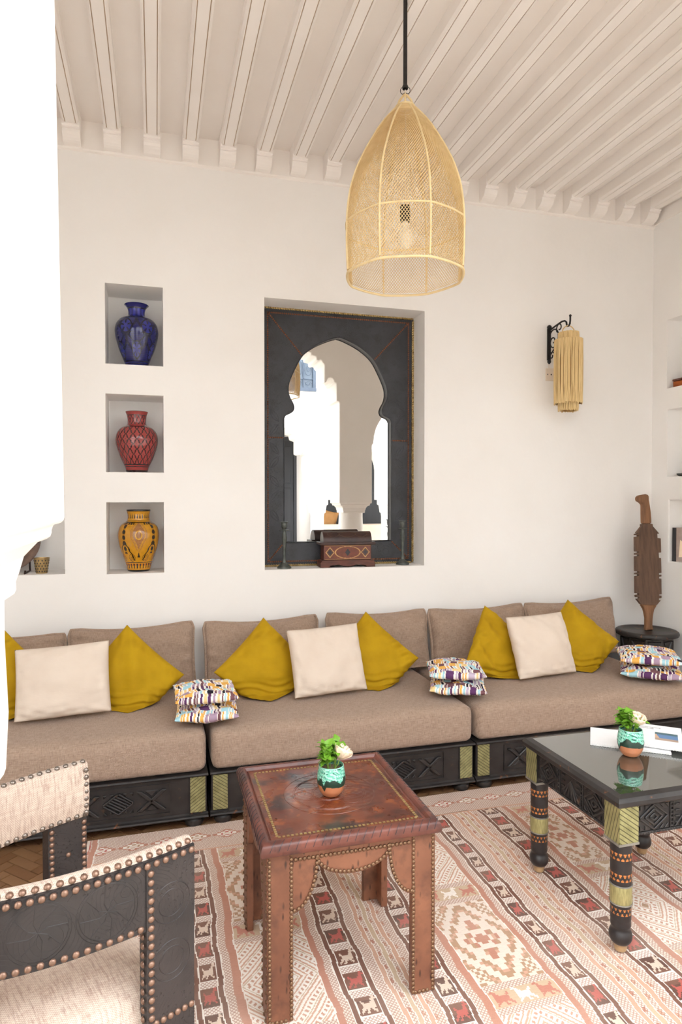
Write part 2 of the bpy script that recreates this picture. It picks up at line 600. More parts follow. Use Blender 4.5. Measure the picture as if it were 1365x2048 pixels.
w = MB().box(XL - .25, XL, .78, WY + .3, -.02, CZ + .1).build('wall_left', 'plaster')
structure(w, 'white plastered left wall of the salon')

# ceiling slab with beams and corbels
ceil = MB().box(XL - .25, XR + .3, .79, WY + .4, CZ, CZ + .25).build('ceiling', 'ceiling')
structure(ceil, 'off white painted ceiling carried by closely spaced beams')
BZ = 3.54
def beam_profile():
    h = .043
    g = .0022
    e = .027
    return [(-h, CZ + .005), (-h, BZ + .012), (-h + .010, BZ), (-e - g, BZ), (-e - g, BZ + .007), (-e + g, BZ + .007), (-e + g, BZ),
            (e - g, BZ), (e - g, BZ + .007), (e + g, BZ + .007), (e + g, BZ), (h - .010, BZ), (h, BZ + .012), (h, CZ + .005)]
bm_mesh = MB().prism(beam_profile(), 'y', 1.2, WY - .10).mesh('beam')
bm_mesh.materials.append(M['ceiling'])
gm = MB().box(-.0288, -.0252, 1.21, WY - .10, BZ + .0035, BZ + .0062).box(.0252, .0288, 1.21, WY - .10, BZ + .0035, BZ + .0062).mesh('groove')
gm.materials.append(M['groove'])
cprof = [(WY + .01, CZ), (WY - .118, CZ), (WY - .118, BZ - .006), (WY - .108, BZ - .012), (WY - .108, BZ - .020)] + \
        [(WY - .03 - .068 * math.cos(R(a)), BZ - .02 - .052 * math.sin(R(a))) for a in range(0, 91, 15)] + [(WY + .01, BZ - .075)]
cb_mesh = MB().prism(cprof, 'x', -.046, .046).mesh('corbel')
cb_mesh.materials.append(M['ceiling'])
x = -.0105
xs = []
k = -9
while True:
    xb = -.0105 + .2122 * k
    k += 1
    if xb > XR - .04:
        break
    if xb < XL + .04:
        continue
    b = link('beam', bm_mesh, None, ceil, loc=(xb, 0, 0))
    link('groove', gm, None, b)
    link('corbel', cb_mesh, None, ceil, loc=(xb, 0, 0))
# plaster frieze strip under the corbels
mprof = [(WY + .01, CZ), (WY - .018, CZ), (WY - .018, 3.462), (WY - .012, 3.455), (WY, 3.45), (WY + .01, 3.45)]
fr = MB().prism(mprof, 'x', XL, XR).build('trim_1', 'ceiling')
structure(fr, 'shallow plaster frieze along the top of the back wall')
fr = MB().box(XR - .012, XR + .01, 1.2, WY - .018, 3.47, CZ).build('trim_2', 'ceiling')
structure(fr, 'shallow plaster frieze along the top of the right wall')

# floor
fl = MB().box(XL - .25, XR + .3, .79, WY + .1, -.06, -.006).build('floor', 'mortar')
structure(fl, 'terracotta brick floor laid in herringbone')
L_, W_ = .15, .05
bmx = MB().box(-L_ / 2 + .002, L_ / 2 - .002, -W_ / 2 + .002, W_ / 2 - .002, -.012, 0).mesh('brick')
bmx.materials.append(M['brick'])
rest = MB()
ncount = 0
ca, sa = math.cos(R(45)), math.sin(R(45))
for i in range(-90, 90):
    for j in range(-16, 16):
        # herringbone in a 45 degree frame
        for o in (0, 1):
            if o == 0:
                cx, cy = i * W_ + j * 2 * L_ + L_ / 2, i * W_ + W_ / 2
                ang = 0
            else:
                cx, cy = i * W_ + j * 2 * L_ - W_ / 2, i * W_ + L_ / 2
                ang = 90
            X = cx * ca - cy * sa + .6
            Y = cx * sa + cy * ca + 1.9
            if not (XL + .05 < X < XR - .05 and 1.22 < Y < 3.4):
                continue
            if X > -.22 and Y < 2.93:
                continue
            a = R(45 + ang)
            vis = (-1.15 < X < -.2 and 1.75 < Y < 3.25) or (-.25 < X < 2.2 and 2.9 < Y < 3.2)
            if vis and ncount < 300:
                ncount += 1
                b = link('brick', bmx, None, fl, loc=(X, Y, random.uniform(-.0016, 0)))
                b.rotation_euler = (random.uniform(-.006, .006), random.uniform(-.006, .006), a)
            else:
                m = Matrix.Translation((X, Y, -.001)) @ Matrix.Rotation(a, 4, 'Z')
                rest.box(-L_ / 2 + .002, L_ / 2 - .002, -W_ / 2 + .002, W_ / 2 - .002, -.012, 0, m)
o = rest.build('far_bricks', 'brick', fl)
o['kind'] = 'stuff'

# ================================================================== ARCADE AND COURTYARD (seen past the left edge and in the mirror)
def stepped_half(xr, sgn):
    """scalloped right-hand jamb of the wide opening, bottom to top; sgn mirrors it"""
    p = [(0, 1.46), (0, 2.60)] + [(-.02 + .02 * math.cos(R(a)), 2.60 + .02 * math.sin(R(a))) for a in (30, 60, 90)]
    p += [(-.035, 2.62), (-.035, 2.82)]
    p += [(-.105 + .045 * math.cos(R(a)), 2.83 + .05 * math.sin(R(a))) for a in (0, 30, 60, 90, 120, 150, 180)]
    p += [(-.175, 2.82), (-.175, 3.03)]
    p += [(-.225 + .03 * math.cos(R(a)), 3.04 + .035 * math.sin(R(a))) for a in (0, 45, 90, 135)]
    p += [(-.27, 3.07), (-.27, 3.11), (-.33, 3.12), (-.33, 3.15), (-.40, 3.16), (-.40, 3.19)]
    return [(xr + sgn * (a), z) for a, z in p]

YA, YB = .78, 1.20   # arcade wall thickness
TOP = 4.7
LX, RX = -.149, 2.010
out = [(XL - .25, 0), (XL - .25, TOP), (XR + .3, TOP), (XR + .3, 0), (3.40, 0), (3.40, 2.15)]
out += arc(2.91, 2.15, .49, 0, 180, 18)[1:]
out += [(2.40, 2.13), (2.40, 1.46)]
out += stepped_half(RX, 1)
out += list(reversed(stepped_half(LX - .012, -1)))[:-1] + [(LX, 1.46)]
out += [(-.54, 1.46), (-.54, 2.2)]
out += arc(-1.22, 2.2, .68, 0, 180, 20)[1:]  # unseen left arch, an opening added to let more light into the salon
out += [(-1.90, 0)]
w = MB().prism(out, 'y', YA, YB).build('wall_front', 'court', bevel=.012, seg=3)
structure(w, 'white arcade wall between the salon and the courtyard')
def capital(cx, half):
    secs = [(half, 1.47), (half - .018, 1.458), (half - .018, 1.438), (half - .036, 1.432), (half - .054, 1.41), (half - .060, 1.385), (half - .064, 1.372), (half - .064, 1.350)]
    vs, fs = [], []
    for h, z in secs:
        dy = (YB - YA) / 2 - (half - h)
        yc = (YA + YB) / 2
        vs += [(cx - h, yc - dy, z), (cx + h, yc - dy, z), (cx + h, yc + dy, z), (cx - h, yc + dy, z)]
    for i in range(len(secs) - 1):
        for k_ in range(4):
            fs.append((i * 4 + k_, (i + 1) * 4 + k_, (i + 1) * 4 + (k_ + 1) % 4, i * 4 + (k_ + 1) % 4))
    fs.append((len(vs) - 4, len(vs) - 1, len(vs) - 2, len(vs) - 3))
    return MB().add(vs, fs)
for cx, lab in (((-.54 + LX) / 2, 'overexposed white arcade column close to the camera on the left'), ((RX + 2.40) / 2, 'white round arcade column with stepped capital seen in the mirror')):
    t = thing('column', lab, 'column', (cx, .99, 0))
    cap = capital(0, .1955)
    cap.v = [(a, b_ - .99, c) for a, b_, c in cap.v]
    cap.build('capital', 'court', t, bevel=.008)
    MB().lathe([(.15, 0), (.15, .06), (.114, .1), (.114, 1.06), (.118, 1.09), (.140, 1.12), (.144, 1.20), (.140, 1.30), (.140, 1.36)], 40).build('shaft', 'court', t, smooth=50)

# courtyard floor, far arcade, gallery
cf = MB().box(-3.6, 5.6, -5.0, .79, -.06, 0).build('floor_courtyard', 'stone')
structure(cf, 'pale stone courtyard floor reflected in the mirror')
FY = -2.9
out = [(-3.6, 0), (-3.6, 5.0), (5.6, 5.0), (5.6, 0), (5.45, 0), (5.45, 2.1)] + arc(4.9, 2.1, .55, 0, 180, 14)[1:]
out += [(4.35, 1.5), (3.95, 1.5), (3.95, 2.05)] + arc(3.485, 2.05, .465, 0, 180, 14)[1:] + [(3.02, 1.5), (2.577, 1.5), (2.577, 1.95)]
st = [(0, 1.95), (-.03, 2.05), (-.03, 2.30), (-.09, 2.34), (-.12, 2.30), (-.17, 2.32), (-.17, 2.55), (-.25, 2.58), (-.27, 2.66), (-.36, 2.68), (-.38, 2.76)]
out += [(2.577 + a, z) for a, z in st]
out += [(.2 - a, z) for a, z in reversed(st)] + [(.2, 1.5), (-.25, 1.5), (-.25, 2.1)] + arc(-.95, 2.1, .7, 0, 180, 14)[1:] + [(-1.65, 0)]
w = MB().prism(out, 'y', FY - .4, FY).build('wall_courtyard', 'court', bevel=.01)
structure(w, 'white courtyard facade with scalloped arches reflected in the mirror')
for cx, lab in ((2.80, 'far white courtyard column nearest the dark door in the mirror'), (4.15, 'far white courtyard column at the right edge of the mirror'), (-.03, 'far white courtyard column left of the wide opening')):
    t = thing('column', lab, 'column', (cx, FY - .2, 0))
    if cx < 0:      # not in view: part of the setting only
        del t['category']
        t['kind'] = 'structure'
    MB().lathe([(.14, 0), (.14, .08), (.122, .12), (.122, 1.20), (.13, 1.26), (.15, 1.27), (.17, 1.40), (.20, 1.42), (.20, 1.505)], 32).build('shaft', 'court', t, smooth=40)
w = MB().box(-3.6, 5.6, -5.25, -5.0, -.06, 3.1).build('wall_gallery', 'plaster')
structure(w, 'white gallery wall behind the courtyard arches')
w = MB().box(-3.6, 5.6, -5.2, FY - .4, 3.1, 3.3).build('ceiling_gallery', 'court')
structure(w, 'plain gallery ceiling behind the courtyard arches')
for xx, nm, lab in ((-3.85, 'wall_courtyard_left', 'white left side wall of the courtyard'), (5.6, 'wall_courtyard_right', 'white right side wall of the courtyard')):
    w = MB().box(xx, xx + .25, -5.25, .79, -.06, 5.0).build(nm, 'court')
    structure(w, lab)
# dark doors of the gallery
def gallery_door(n, x0, x1, lab):
    t = bpy.data.objects.new('door_%d' % n, None)
    COL.objects.link(t)
    structure(t, lab)
    t.location = ((x0 + x1) / 2, -4.98, 0)
    h = (x1 - x0) / 2
    MB().box(-h - .06, -h, -.03, .06, 0, 2.80).box(h, h + .06, -.03, .06, 0, 2.80).box(-h, h, -.03, .06, 2.72, 2.80).build('frame', 'door', t)
    for s in (-1, 1):
        x_a, x_b = (0.005, h) if s > 0 else (-h, -.005)
        leaf = MB().box(x_a, x_b, 0, .03, 0.02, 2.72).build('leaf', 'door', t)
        for za, zb in ((.15, .85), (.95, 1.75), (1.85, 2.6)):
            MB().box(x_a + .06, x_b - .06, .03, .045, za, zb).build('panel', 'door', leaf, bevel=.006)
gallery_door(1, 1.75, 2.75, 'tall dark panelled double door reflected at the left of the mirror')
gallery_door(2, 3.20, 4.80, 'dark panelled double door reflected behind the near column')
# blue grey grilled window on the upper facade
t = bpy.data.objects.new('window_1', None); COL.objects.link(t)
structure(t, 'blue grey iron grille window reflected at the top of the mirror')
t.location = (2.33, FY, 3.44)
MB().box(-.38, .38, .0, .004, 0, 1.0).build('pane', 'paneglass', t)
MB().box(-.40, -.34, 0, .05, -.03, 1.05).box(.34, .40, 0, .05, -.03, 1.05).box(-.34, .34, 0, .05, -.03, .03).box(-.34, .34, 0, .05, .99, 1.05).build('window_frame', 'grille', t)
gr = MB()
for xx in (-.17, 0, .17):
    gr.box(xx - .008, xx + .008, .03, .045, .03, .99)
for zz in (.18, .55, .75):
    gr.box(-.34, .34, .03, .045, zz - .007, zz + .007)
for cx in (-.255, -.085, .085, .255):
    for cz in (.365,):
        gr.tube([(cx + .07 * math.cos(R(a)), .04, cz + .12 * math.sin(R(a))) for a in range(0, 360, 20)], .006, 6, closed=True)
        gr.tube([(cx + .03 * math.cos(R(a)), .04, cz + .05 * math.sin(R(a))) for a in range(0, 360, 30)], .006, 6, closed=True)
    gr.tube([(cx + (.06 - .0001 * a) * math.cos(R(a)), .04, .1 + (.05 - .0001 * a) * math.sin(R(a))) for a in range(0, 420, 30)], .006, 6)
gr.build('grille', 'grille', t)
# pale sofa inside the far gallery, its back rising above the chest in the mirror
t = thing('gallery_sofa', 'pale upholstered sofa in the gallery reflected just above the chest', 'sofa', (3.90, -4.42, 0))
MB().box(-.75, .75, -.36, .30, .0, .30).build('base', 'plaster', t, bevel=.01)
MB().box(-.75, .75, -.36, .16, .302, .46).build('seat_cushion', 'cream', t, bevel=.05, seg=3)
MB().box(-.75, .75, .165, .34, .302, 1.02).build('backrest', 'cream', t, bevel=.05, seg=3)

# ================================================================== RUG
RX0, RX1, RY0, RY1 = -.292, 2.76, 1.16, 3.03
def make_rug():
    cs = .003
    nx, ny = int((RX1 - RX0) / cs), int((RY1 - RY0) / cs)
    xs = RX0 + (np.arange(nx) + .5) * cs
    ys = RY0 + (np.arange(ny) + .5) * cs
    X, Y = np.meshgrid(xs, ys)
    # hand-woven wobble of the stripes
    X = X + .004 * np.sin(Y * 9 + 1.3) + .003 * np.sin(Y * 23 + X * 3) + .0015 * np.sin(Y * 61)
    C = {k: linarr(v) for k, v in dict(cream=(230, 214, 200), pale=(222, 200, 182), peach=(208, 164, 140), tan=(184, 148, 120), rose=(192, 138, 118),
                                        dark=(126, 90, 77), black=(88, 66, 60), red=(188, 98, 90), white=(240, 230, 220), sand=(204, 178, 150)).items()}
    img = np.empty((ny, nx, 3), np.float32); img[:] = C['cream']
    lat = np.zeros((ny, nx), np.float32)
    def fill(m, c):
        img[m] = C[c]; lat[m] = 0
    def lattice(m, c='cream'):
        img[m] = C[c]; lat[m] = 1
    def band(a, b):
        return (X >= a) & (X < b)
    animal = ["..........##.", ".........####", "..#......##..", "..##....###..", "...########..", "...########..", "...########..", "..#########..", "..##.##.##...", ".##..#...##..", ".#..##....#..", "............."]
    A = np.array([[ch == '#' for ch in r] for r in animal])[::-1]
    def stamp(m0, u, v, flip, c, oc=None):
        """u, v in 0..1 arrays over mask m0"""
        uu = np.where(flip, 1 - u, u)
        iu = np.clip((uu * A.shape[1]).astype(int), 0, A.shape[1] - 1)
        iv = np.clip((v * A.shape[0]).astype(int), 0, A.shape[0] - 1)
        m = m0 & A[iv, iu]
        return m
    def animals_band(a, b, ph, dk='dark'):
        wdt = b - a
        m = band(a, b)
        fill(m, dk)
        per = .108
        q = (Y + ph) / per
        idx = np.floor(q).astype(int)
        fr = q - idx
        lm = m & (fr < .30)
        lattice(lm, 'white')
        cell = m & (fr >= .30)
        u = np.clip((X - a) / wdt * 1.1 - .05, 0, .999)
        v = np.clip((fr - .30) / .70 * 1.12 - .06, 0, .999)
        s = stamp(cell, u, v, False, None)
        redm = s & (idx % 2 == 0)
        whm = s & (idx % 2 == 1)
        img[redm] = C['red']; img[whm] = C['pale']
        lat[cell] = 0
        fill(m & (np.abs(fr - .30) < .02), 'white')
        # banded dark bands show through the brown ground
        nz = np.sin(Y * 37 + a * 50) + np.sin(Y * 13 + a * 20)
        dkm = cell & ~s & (nz > .6)
        img[dkm] = C['black'] * .6 + C['dark'] * .4
    def stripes(a, b):
        lattice(band(a, b), 'cream')
        n = max(3, int(round((b - a) / .043)))
        stp = (b - a) / n
        for i in range(n):
            x0 = a + i * stp + stp * .28
            fill(band(x0, x0 + stp * .42), 'peach' if i % 2 == 0 else 'sand')
            fill(band(x0 - .003, x0), 'white'); fill(band(x0 + stp * .42, x0 + stp * .42 + .003), 'white')
            # small motifs between the stripes
            x1 = x0 + stp * .5
            mm = band(x1, x1 + stp * .3) & (((Y * 16 + i * .37) % 1) < .3)
            img[mm] = C['peach'] if i % 3 else C['rose']
    def panel(a, b, y_off):
        wdt = b - a
        m = band(a, b)
        fill(m, 'cream')
        per = 1.04
        q = ((Y - y_off) % per)
        # rows measured downwards from a lattice row
        def rows(lo, hi):
            return m & (q >= lo) & (q < hi)
        u = (X - a) / wdt
        cu = np.abs(u - .5) * 2
        # block A: stepped tree diamonds
        for (lo, hi, kind) in ((.0, .40, 'tree'), (.52, .92, 'chev')):
            mm = rows(lo, hi)
            v = (q - lo) / (hi - lo)
            cv = np.abs(v - .5) * 2
            st = .0095
            qx = np.floor(cu * wdt / 2 / st) * st / (wdt / 2)
            qy = np.floor(cv * (hi - lo) / 2 / st) * st / ((hi - lo) / 2)
            if kind == 'tree':
                st = .0125
                gx_ = np.floor(cu * wdt / 2 / st); gy_ = np.floor(cv * (hi - lo) / 2 / st)
                d = gx_ + gy_ * .62
                img[mm] = C['cream']
                ringi = np.floor(d / 2.3).astype(int)
                img[mm & (ringi % 2 == 1)] = C['tan']
                img[mm & (ringi % 2 == 1) & ((gx_ + gy_) % 3 == 0)] = C['peach']
                img[mm & (ringi == 1) & (gx_ % 2 == 0)] = C['rose']
                img[mm & (d < 1.2)] = C['rose']
                stem = (np.abs(gx_ - gy_ * .62) < .9) & (gy_ > 2)
                img[mm & stem] = C['cream']
                t4 = mm & (cu > .62) & (cu < .94) & (cv > .60) & (cv < .90)
                img[t4] = C['cream']
                img[t4 & ((gx_ + gy_) % 2 == 0)] = C['tan']
            else:
                img[mm] = C['white']
                ax_ = cu * wdt / 2; ay_ = cv * (hi - lo) / 2
                dm = ax_ + ay_ * .85
                ph = (dm / .062) % 1
                al = ((ax_ - ay_ * .85) / .022) % 1
                img[mm & (ph < .13)] = C['peach']
                img[mm & (ph > .30) & (ph < .40)] = C['peach']
                img[mm & (ph >= .52) & (ph < .76) & (al < .48)] = C['rose'] * .5 + C['peach'] * .5
                img[mm & (ph > .86) & (ph < .93)] = C['sand']
                img[mm & (dm < .014)] = C['tan']
        for lo in (.40, .495, .92, 1.015):
            lattice(rows(lo, lo + .028), 'cream')
        for lo, fl in ((.428, False), (.948, True)):
            mm = rows(lo, lo + .067)
            img[mm] = C['sand']; lat[mm] = 0
            n = max(2, int(round(wdt / .07)))
            un = (u * n)
            idx = np.floor(un).astype(int)
            v = np.clip((q - lo) / .067, 0, .999)
            s = stamp(mm, np.clip(un - idx, 0, .999), v, fl, None)
            img[s & (idx % 2 == 0)] = C['red'] * .55 + C['peach'] * .45
            img[s & (idx % 2 == 1)] = C['white']
    # walk across the rug: animal bands with alternating panels and stripe groups
    def edge(x):   # guard stripe of an animal band: white line, dark stripe, white line
        fill(band(x - .004, x), 'white'); fill(band(x, x + .015), 'dark'); fill(band(x + .015, x + .019), 'white')
    AB = [(-.215, -.15), (.125, .180), (.558, .626), (.815, .875), (1.244, 1.294), (1.502, 1.572), (1.887, 1.947), (2.15, 2.215), (2.54, 2.60)]
    for i in range(len(AB) - 1):
        a, b = AB[i][1] + .020, AB[i + 1][0] - .020
        wide = i % 2 == 1
        lattice(band(a, a + .025), 'cream'); lattice(band(b - .025, b), 'cream')
        if wide:
            fill(band(a + .025, a + .050), 'rose'); fill(band(b - .046, b - .025), 'rose')
            fill(band(a + .050, a + .054), 'white'); fill(band(b - .050, b - .046), 'white')
            yo = 2.30 if (i // 2) % 2 == 0 else 1.78
            panel(a + .054, b - .050, yo)
        else:
            stripes(a + .025, b - .025)
    for i, (a, b) in enumerate(AB):
        animals_band(a, b, .03 * i + .02 * (i % 3))
        edge(a - .018); edge(b + .001)
    # border at the sofa end and down the left edge
    mb_ = Y > 2.825
    lattice(mb_, 'cream')
    per = .132
    fx = ((X + .03) / per) % 1
    idx = np.floor((X + .03) / per).astype(int)
    dx = np.abs(fx - .5) * per
    dy = np.abs(Y - 2.925)
    st = .0085
    d = np.floor(dx / st) * st * .62 + np.floor(dy / st) * st
    hexm = mb_ & (d < .032)
    img[hexm] = C['rose']; lat[hexm] = 0
    img[mb_ & (d < .022)] = C['white']
    inn = mb_ & (d < .013)
    img[inn & (idx % 2 == 0)] = C['red']; img[inn & (idx % 2 == 1)] = C['tan']
    img[mb_ & (d < .006)] = C['cream']
    fill(mb_ & (dy < .002) & (d >= .032), 'rose')
    fill((Y > 2.815) & (Y < 2.825), 'peach')
    fill(band(-.30, -.282), 'cream'); fill(band(-.282, -.278), 'red'); fill(band(-.272, -.250), 'rose'); fill(band(-.250, -.245), 'white')
    # grid mesh with slight ripple
    gx = RX0 + np.arange(nx + 1) * cs; gy = RY0 + np.arange(ny + 1) * cs
    GX, GY = np.meshgrid(gx, gy)
    GZ = .006 + .0012 * np.sin(GX * 8 + GY * 3) + .001 * np.sin(GY * 11 + GX * 2)
    GX2 = GX + .004 * np.sin(GY * 6) * ((GX < RX0 + .3) * 1.0)
    GY2 = GY + .006 * np.sin(GX * 4) * (GY > RY1 - .2)
    co = np.stack([GX2, GY2, GZ], -1).reshape(-1, 3).astype(np.float32)
    nv = len(co)
    ii = (np.arange(ny)[:, None] * (nx + 1) + np.arange(nx)[None, :]).ravel()
    faces = np.stack([ii, ii + 1, ii + nx + 2, ii + nx + 1], -1)
    me = bpy.data.meshes.new('kilim_rug')
    me.vertices.add(nv); me.vertices.foreach_set('co', co.ravel())
    me.loops.add(faces.size); me.loops.foreach_set('vertex_index', faces.ravel().astype(np.int32))
    me.polygons.add(len(faces)); me.polygons.foreach_set('loop_start', (np.arange(len(faces)) * 4).astype(np.int32))
    me.update(calc_edges=True)
    paint(me, img.reshape(-1, 3))
    la = me.attributes.new('lattice', 'FLOAT', 'FACE')
    la.data.foreach_set('value', lat.ravel())
    o = link('kilim_rug', me, 'rug')
    tag(o, 'faded pink and brown kilim rug with animal bands on the brick floor', 'rug')
make_rug()

# ================================================================== BANQUETTE: bases, mattresses
def rounded_box(w, d, h, r, nx=24, ny=16, nz=8, puff=.008, seed=0):
    """pillow-edged mattress, x centred, y 0..d, z 0..h"""
    rs = np.random.RandomState(seed)
    vs, fs = [], []
    idx = {}
    def P(i, j, k):
        key = (i, j, k)
        if key in idx:
            return idx[key]
        def dist(t, L, n):
            # denser sampling near the ends
            q = t / n
            return (0.5 - .5 * math.cos(math.pi * q)) * .55 + q * .45
        x_ = (dist(i, w, nx) - .5) * w
        y_ = dist(j, d, ny) * d
        z_ = dist(k, h, nz) * h
        p = Vector((x_, y_, z_))
        # round edges: clamp to inner box then push out by r
        q = Vector((min(max(x_, -w / 2 + r), w / 2 - r), min(max(y_, r), d - r), min(max(z_, r), h - r)))
        dlt = p - q
        if dlt.length > 1e-9:
            mx = max(abs(dlt.x), abs(dlt.y), abs(dlt.z))
            p = q + dlt.normalized() * mx
        u, v, s = x_ / w * 2, y_ / d * 2 - 1, z_ / h * 2 - 1
        p.z += puff * (1 - u ** 4) * (1 - v ** 4) * (1 if s > 0 else -.0) * max(0, s)
        p.y -= puff * .5 * (1 - u ** 4) * (1 - s ** 2) * max(0, -v)
        p.y -= .004 * math.sin(u * 7 + seed) * max(0, -v) * (1 - s * s)
        p.z += .004 * math.sin(u * 5 + v * 3 + seed) * max(0, s) * (1 - u ** 4)
        idx[key] = len(vs)
        vs.append(tuple(p))
        return idx[key]
    for i in range(nx):
        for j in range(ny):
            for k, fl in ((0, True), (nz, False)):
                q = [P(i, j, k), P(i + 1, j, k), P(i + 1, j + 1, k), P(i, j + 1, k)]
                fs.append(tuple(reversed(q)) if fl else tuple(q))
    for i in range(nx):
        for k in range(nz):
            for j, fl in ((0, False), (ny, True)):
                q = [P(i, j, k), P(i + 1, j, k), P(i + 1, j, k + 1), P(i, j, k + 1)]
                fs.append(tuple(reversed(q)) if fl else tuple(q))
    for j in range(ny):
        for k in range(nz):
            for i, fl in ((0, True), (nx, False)):
                q = [P(i, j, k), P(i, j + 1, k), P(i, j + 1, k + 1), P(i, j, k + 1)]
                fs.append(tuple(reversed(q)) if fl else tuple(q))
    return MB().add(vs, fs)

SY = 3.035
bun = MB().lathe([(.030, 0), (.040, .006), (.044, .018), (.042, .030), (.030, .040), (.028, .046), (.040, .050), (.040, .058)], 20).mesh('foot', 40)
bun.materials.append(M['ebony'])
def sofa_base(x0, x1, label):
    w_ = x1 - x0
    t = thing('banquette', label, 'banquette', ((x0 + x1) / 2, SY, 0), group='low carved banquettes')
    h = w_ / 2
    MB().box(-h + .006, h - .006, .012, .86, .055, .236).build('body', 'ebony', t, bevel=.004)
    MB().prism([(.86, .246), (-.004, .246), (-.010, .240), (-.006, .234), (.012, .232), (.86, .232)], 'x', -h, h).build('top_rail', 'ebony', t, bevel=.002)
    MB().prism([(.86, .062), (.012, .062), (.004, .056), (-.008, .052), (-.010, .044), (0, .040), (.86, .040)], 'x', -h, h).build('bottom_rail', 'ebony_worn', t, bevel=.002)
    for s in (-1, 1):
        for yy in (.02, .78):
            o_ = link('foot', bun, None, t, loc=(s * (h - .062), yy + .015, 0))
        xc = s * (h - .047)
        MB().box(xc - .034, xc + .034, .004, .0125, .066, .228).build('brass_panel', 'brass_a' if s < 0 else 'brass_b', t, bevel=.001)
        pl = MB()
        pl.box(xc - .038, xc - .034, .006, .0125, .064, .230).box(xc + .034, xc + .038, .006, .0125, .064, .230)
        pl.build('panel_edge', 'ebony_worn', t)
    # carved front: outer groove frame, crosses, diamonds and triangle chips
    a0, a1 = -h + .17, h - .17
    for z_ in (.078, .212):
        MB().box(a0, a1, .0075, .0125, z_ - .002, z_ + .002).build('carved_line', 'ebony', t)
    for x_ in (a0, a1):
        MB().box(x_ - .002, x_ + .002, .0075, .0125, .078, .212).build('carved_line', 'ebony', t)
    zc, hz = .145, .046
    cells = max(3, int(round((a1 - a0) / .148)))
    cw = (a1 - a0 - .02) / cells
    for i in range(cells):
        xc = a0 + .01 + cw * (i + .5)
        hw = cw * .46
        c = MB()
        if i % 2 == 0:
            for sg in (-1, 1):
                c.prism([(xc - hw, zc - sg * hz), (xc - hw + .022, zc - sg * (hz + .002)), (xc + hw, zc + sg * hz), (xc + hw - .022, zc + sg * (hz + .002))], 'y', -.003, .0125)
            for sg in (-1, 1):
                c.prism([(xc - .03, zc + sg * hz), (xc, zc + sg * .016), (xc + .03, zc + sg * hz)], 'y', .006, .0125)
        else:
            # lozenge with hatching and chip-carved corners
            pts = [(xc - hw, zc), (xc, zc + hz), (xc + hw, zc), (xc, zc - hz)]
            for p, q in zip(pts, pts[1:] + pts[:1]):
                dv = Vector((q[0] - p[0], q[1] - p[1])).normalized()
                a_, b_ = -dv.y * .004, dv.x * .004
                c.prism([(p[0] + a_, p[1] + b_), (p[0] - a_, p[1] - b_), (q[0] - a_, q[1] - b_), (q[0] + a_, q[1] + b_)], 'y', -.001, .0125)
            for j in range(-2, 3):
                f = j / 3.0
                p = (xc - hw * .5 + f * hw * .5, zc + hz * .5 + f * hz * .5 - hz * .06)
                q = (xc + hw * .5 + f * hw * .5, zc - hz * .5 + f * hz * .5 + hz * .06)
                c.prism([(p[0] - .003, p[1] - .003), (p[0] + .003, p[1] + .003), (q[0] + .003, q[1] + .003), (q[0] - .003, q[1] - .003)], 'y', .003, .0125)
            for sx_ in (-1, 1):
                for sz_ in (-1, 1):
                    for k_ in (0, 1):
                        x1_, z1_ = xc + sx_ * hw * (1 - .42 * k_), zc + sz_ * hz
                        c.prism([(x1_, z1_), (x1_ - sx_ * .02, z1_), (x1_ - sx_ * .004, z1_ - sz_ * .018)], 'y', .002, .0125)
        c.build('carving', 'ebony', t, bevel=.003, seg=1)
    return t
units = [(-1.13, .226, 'black carved wooden banquette at the left, behind the armchair', 'taupe woven mattress on the leftmost banquette'),
         (.234, 1.582, 'middle black carved wooden banquette behind the brown leather table', 'taupe woven mattress on the middle banquette'),
         (1.588, 2.99, 'black carved wooden banquette at the right, behind the black table', 'taupe woven mattress on the rightmost banquette')]
for i, (x0, x1, l1, l2) in enumerate(units):
    sofa_base(x0, x1, l1)
    wdt = x1 - x0 - .016
    hgt = .190
    mb = rounded_box(wdt, .885, hgt, .040, seed=i)
    o = mb.build('sofa_mattress', 'taupe', None, smooth=60, loc=((x0 + x1) / 2, SY - .004, .2465))
    tag(o, l2, 'mattress', 'banquette mattresses')
    # piping seams round the front face
    r_ = .030
    zz = hgt
    rect = [(-wdt / 2 + .012, .03, zz - .004), (wdt / 2 - .012, .03, zz - .004)]
    pts = [(-wdt / 2 + .014 + (wdt - .028) * k_ / 40, .016, zz - .016 + .004 * math.sin(k_ * .3 + i)) for k_ in range(41)]
    MB().tube(pts, .003, 6).build('seam', 'taupe', o, smooth=True)

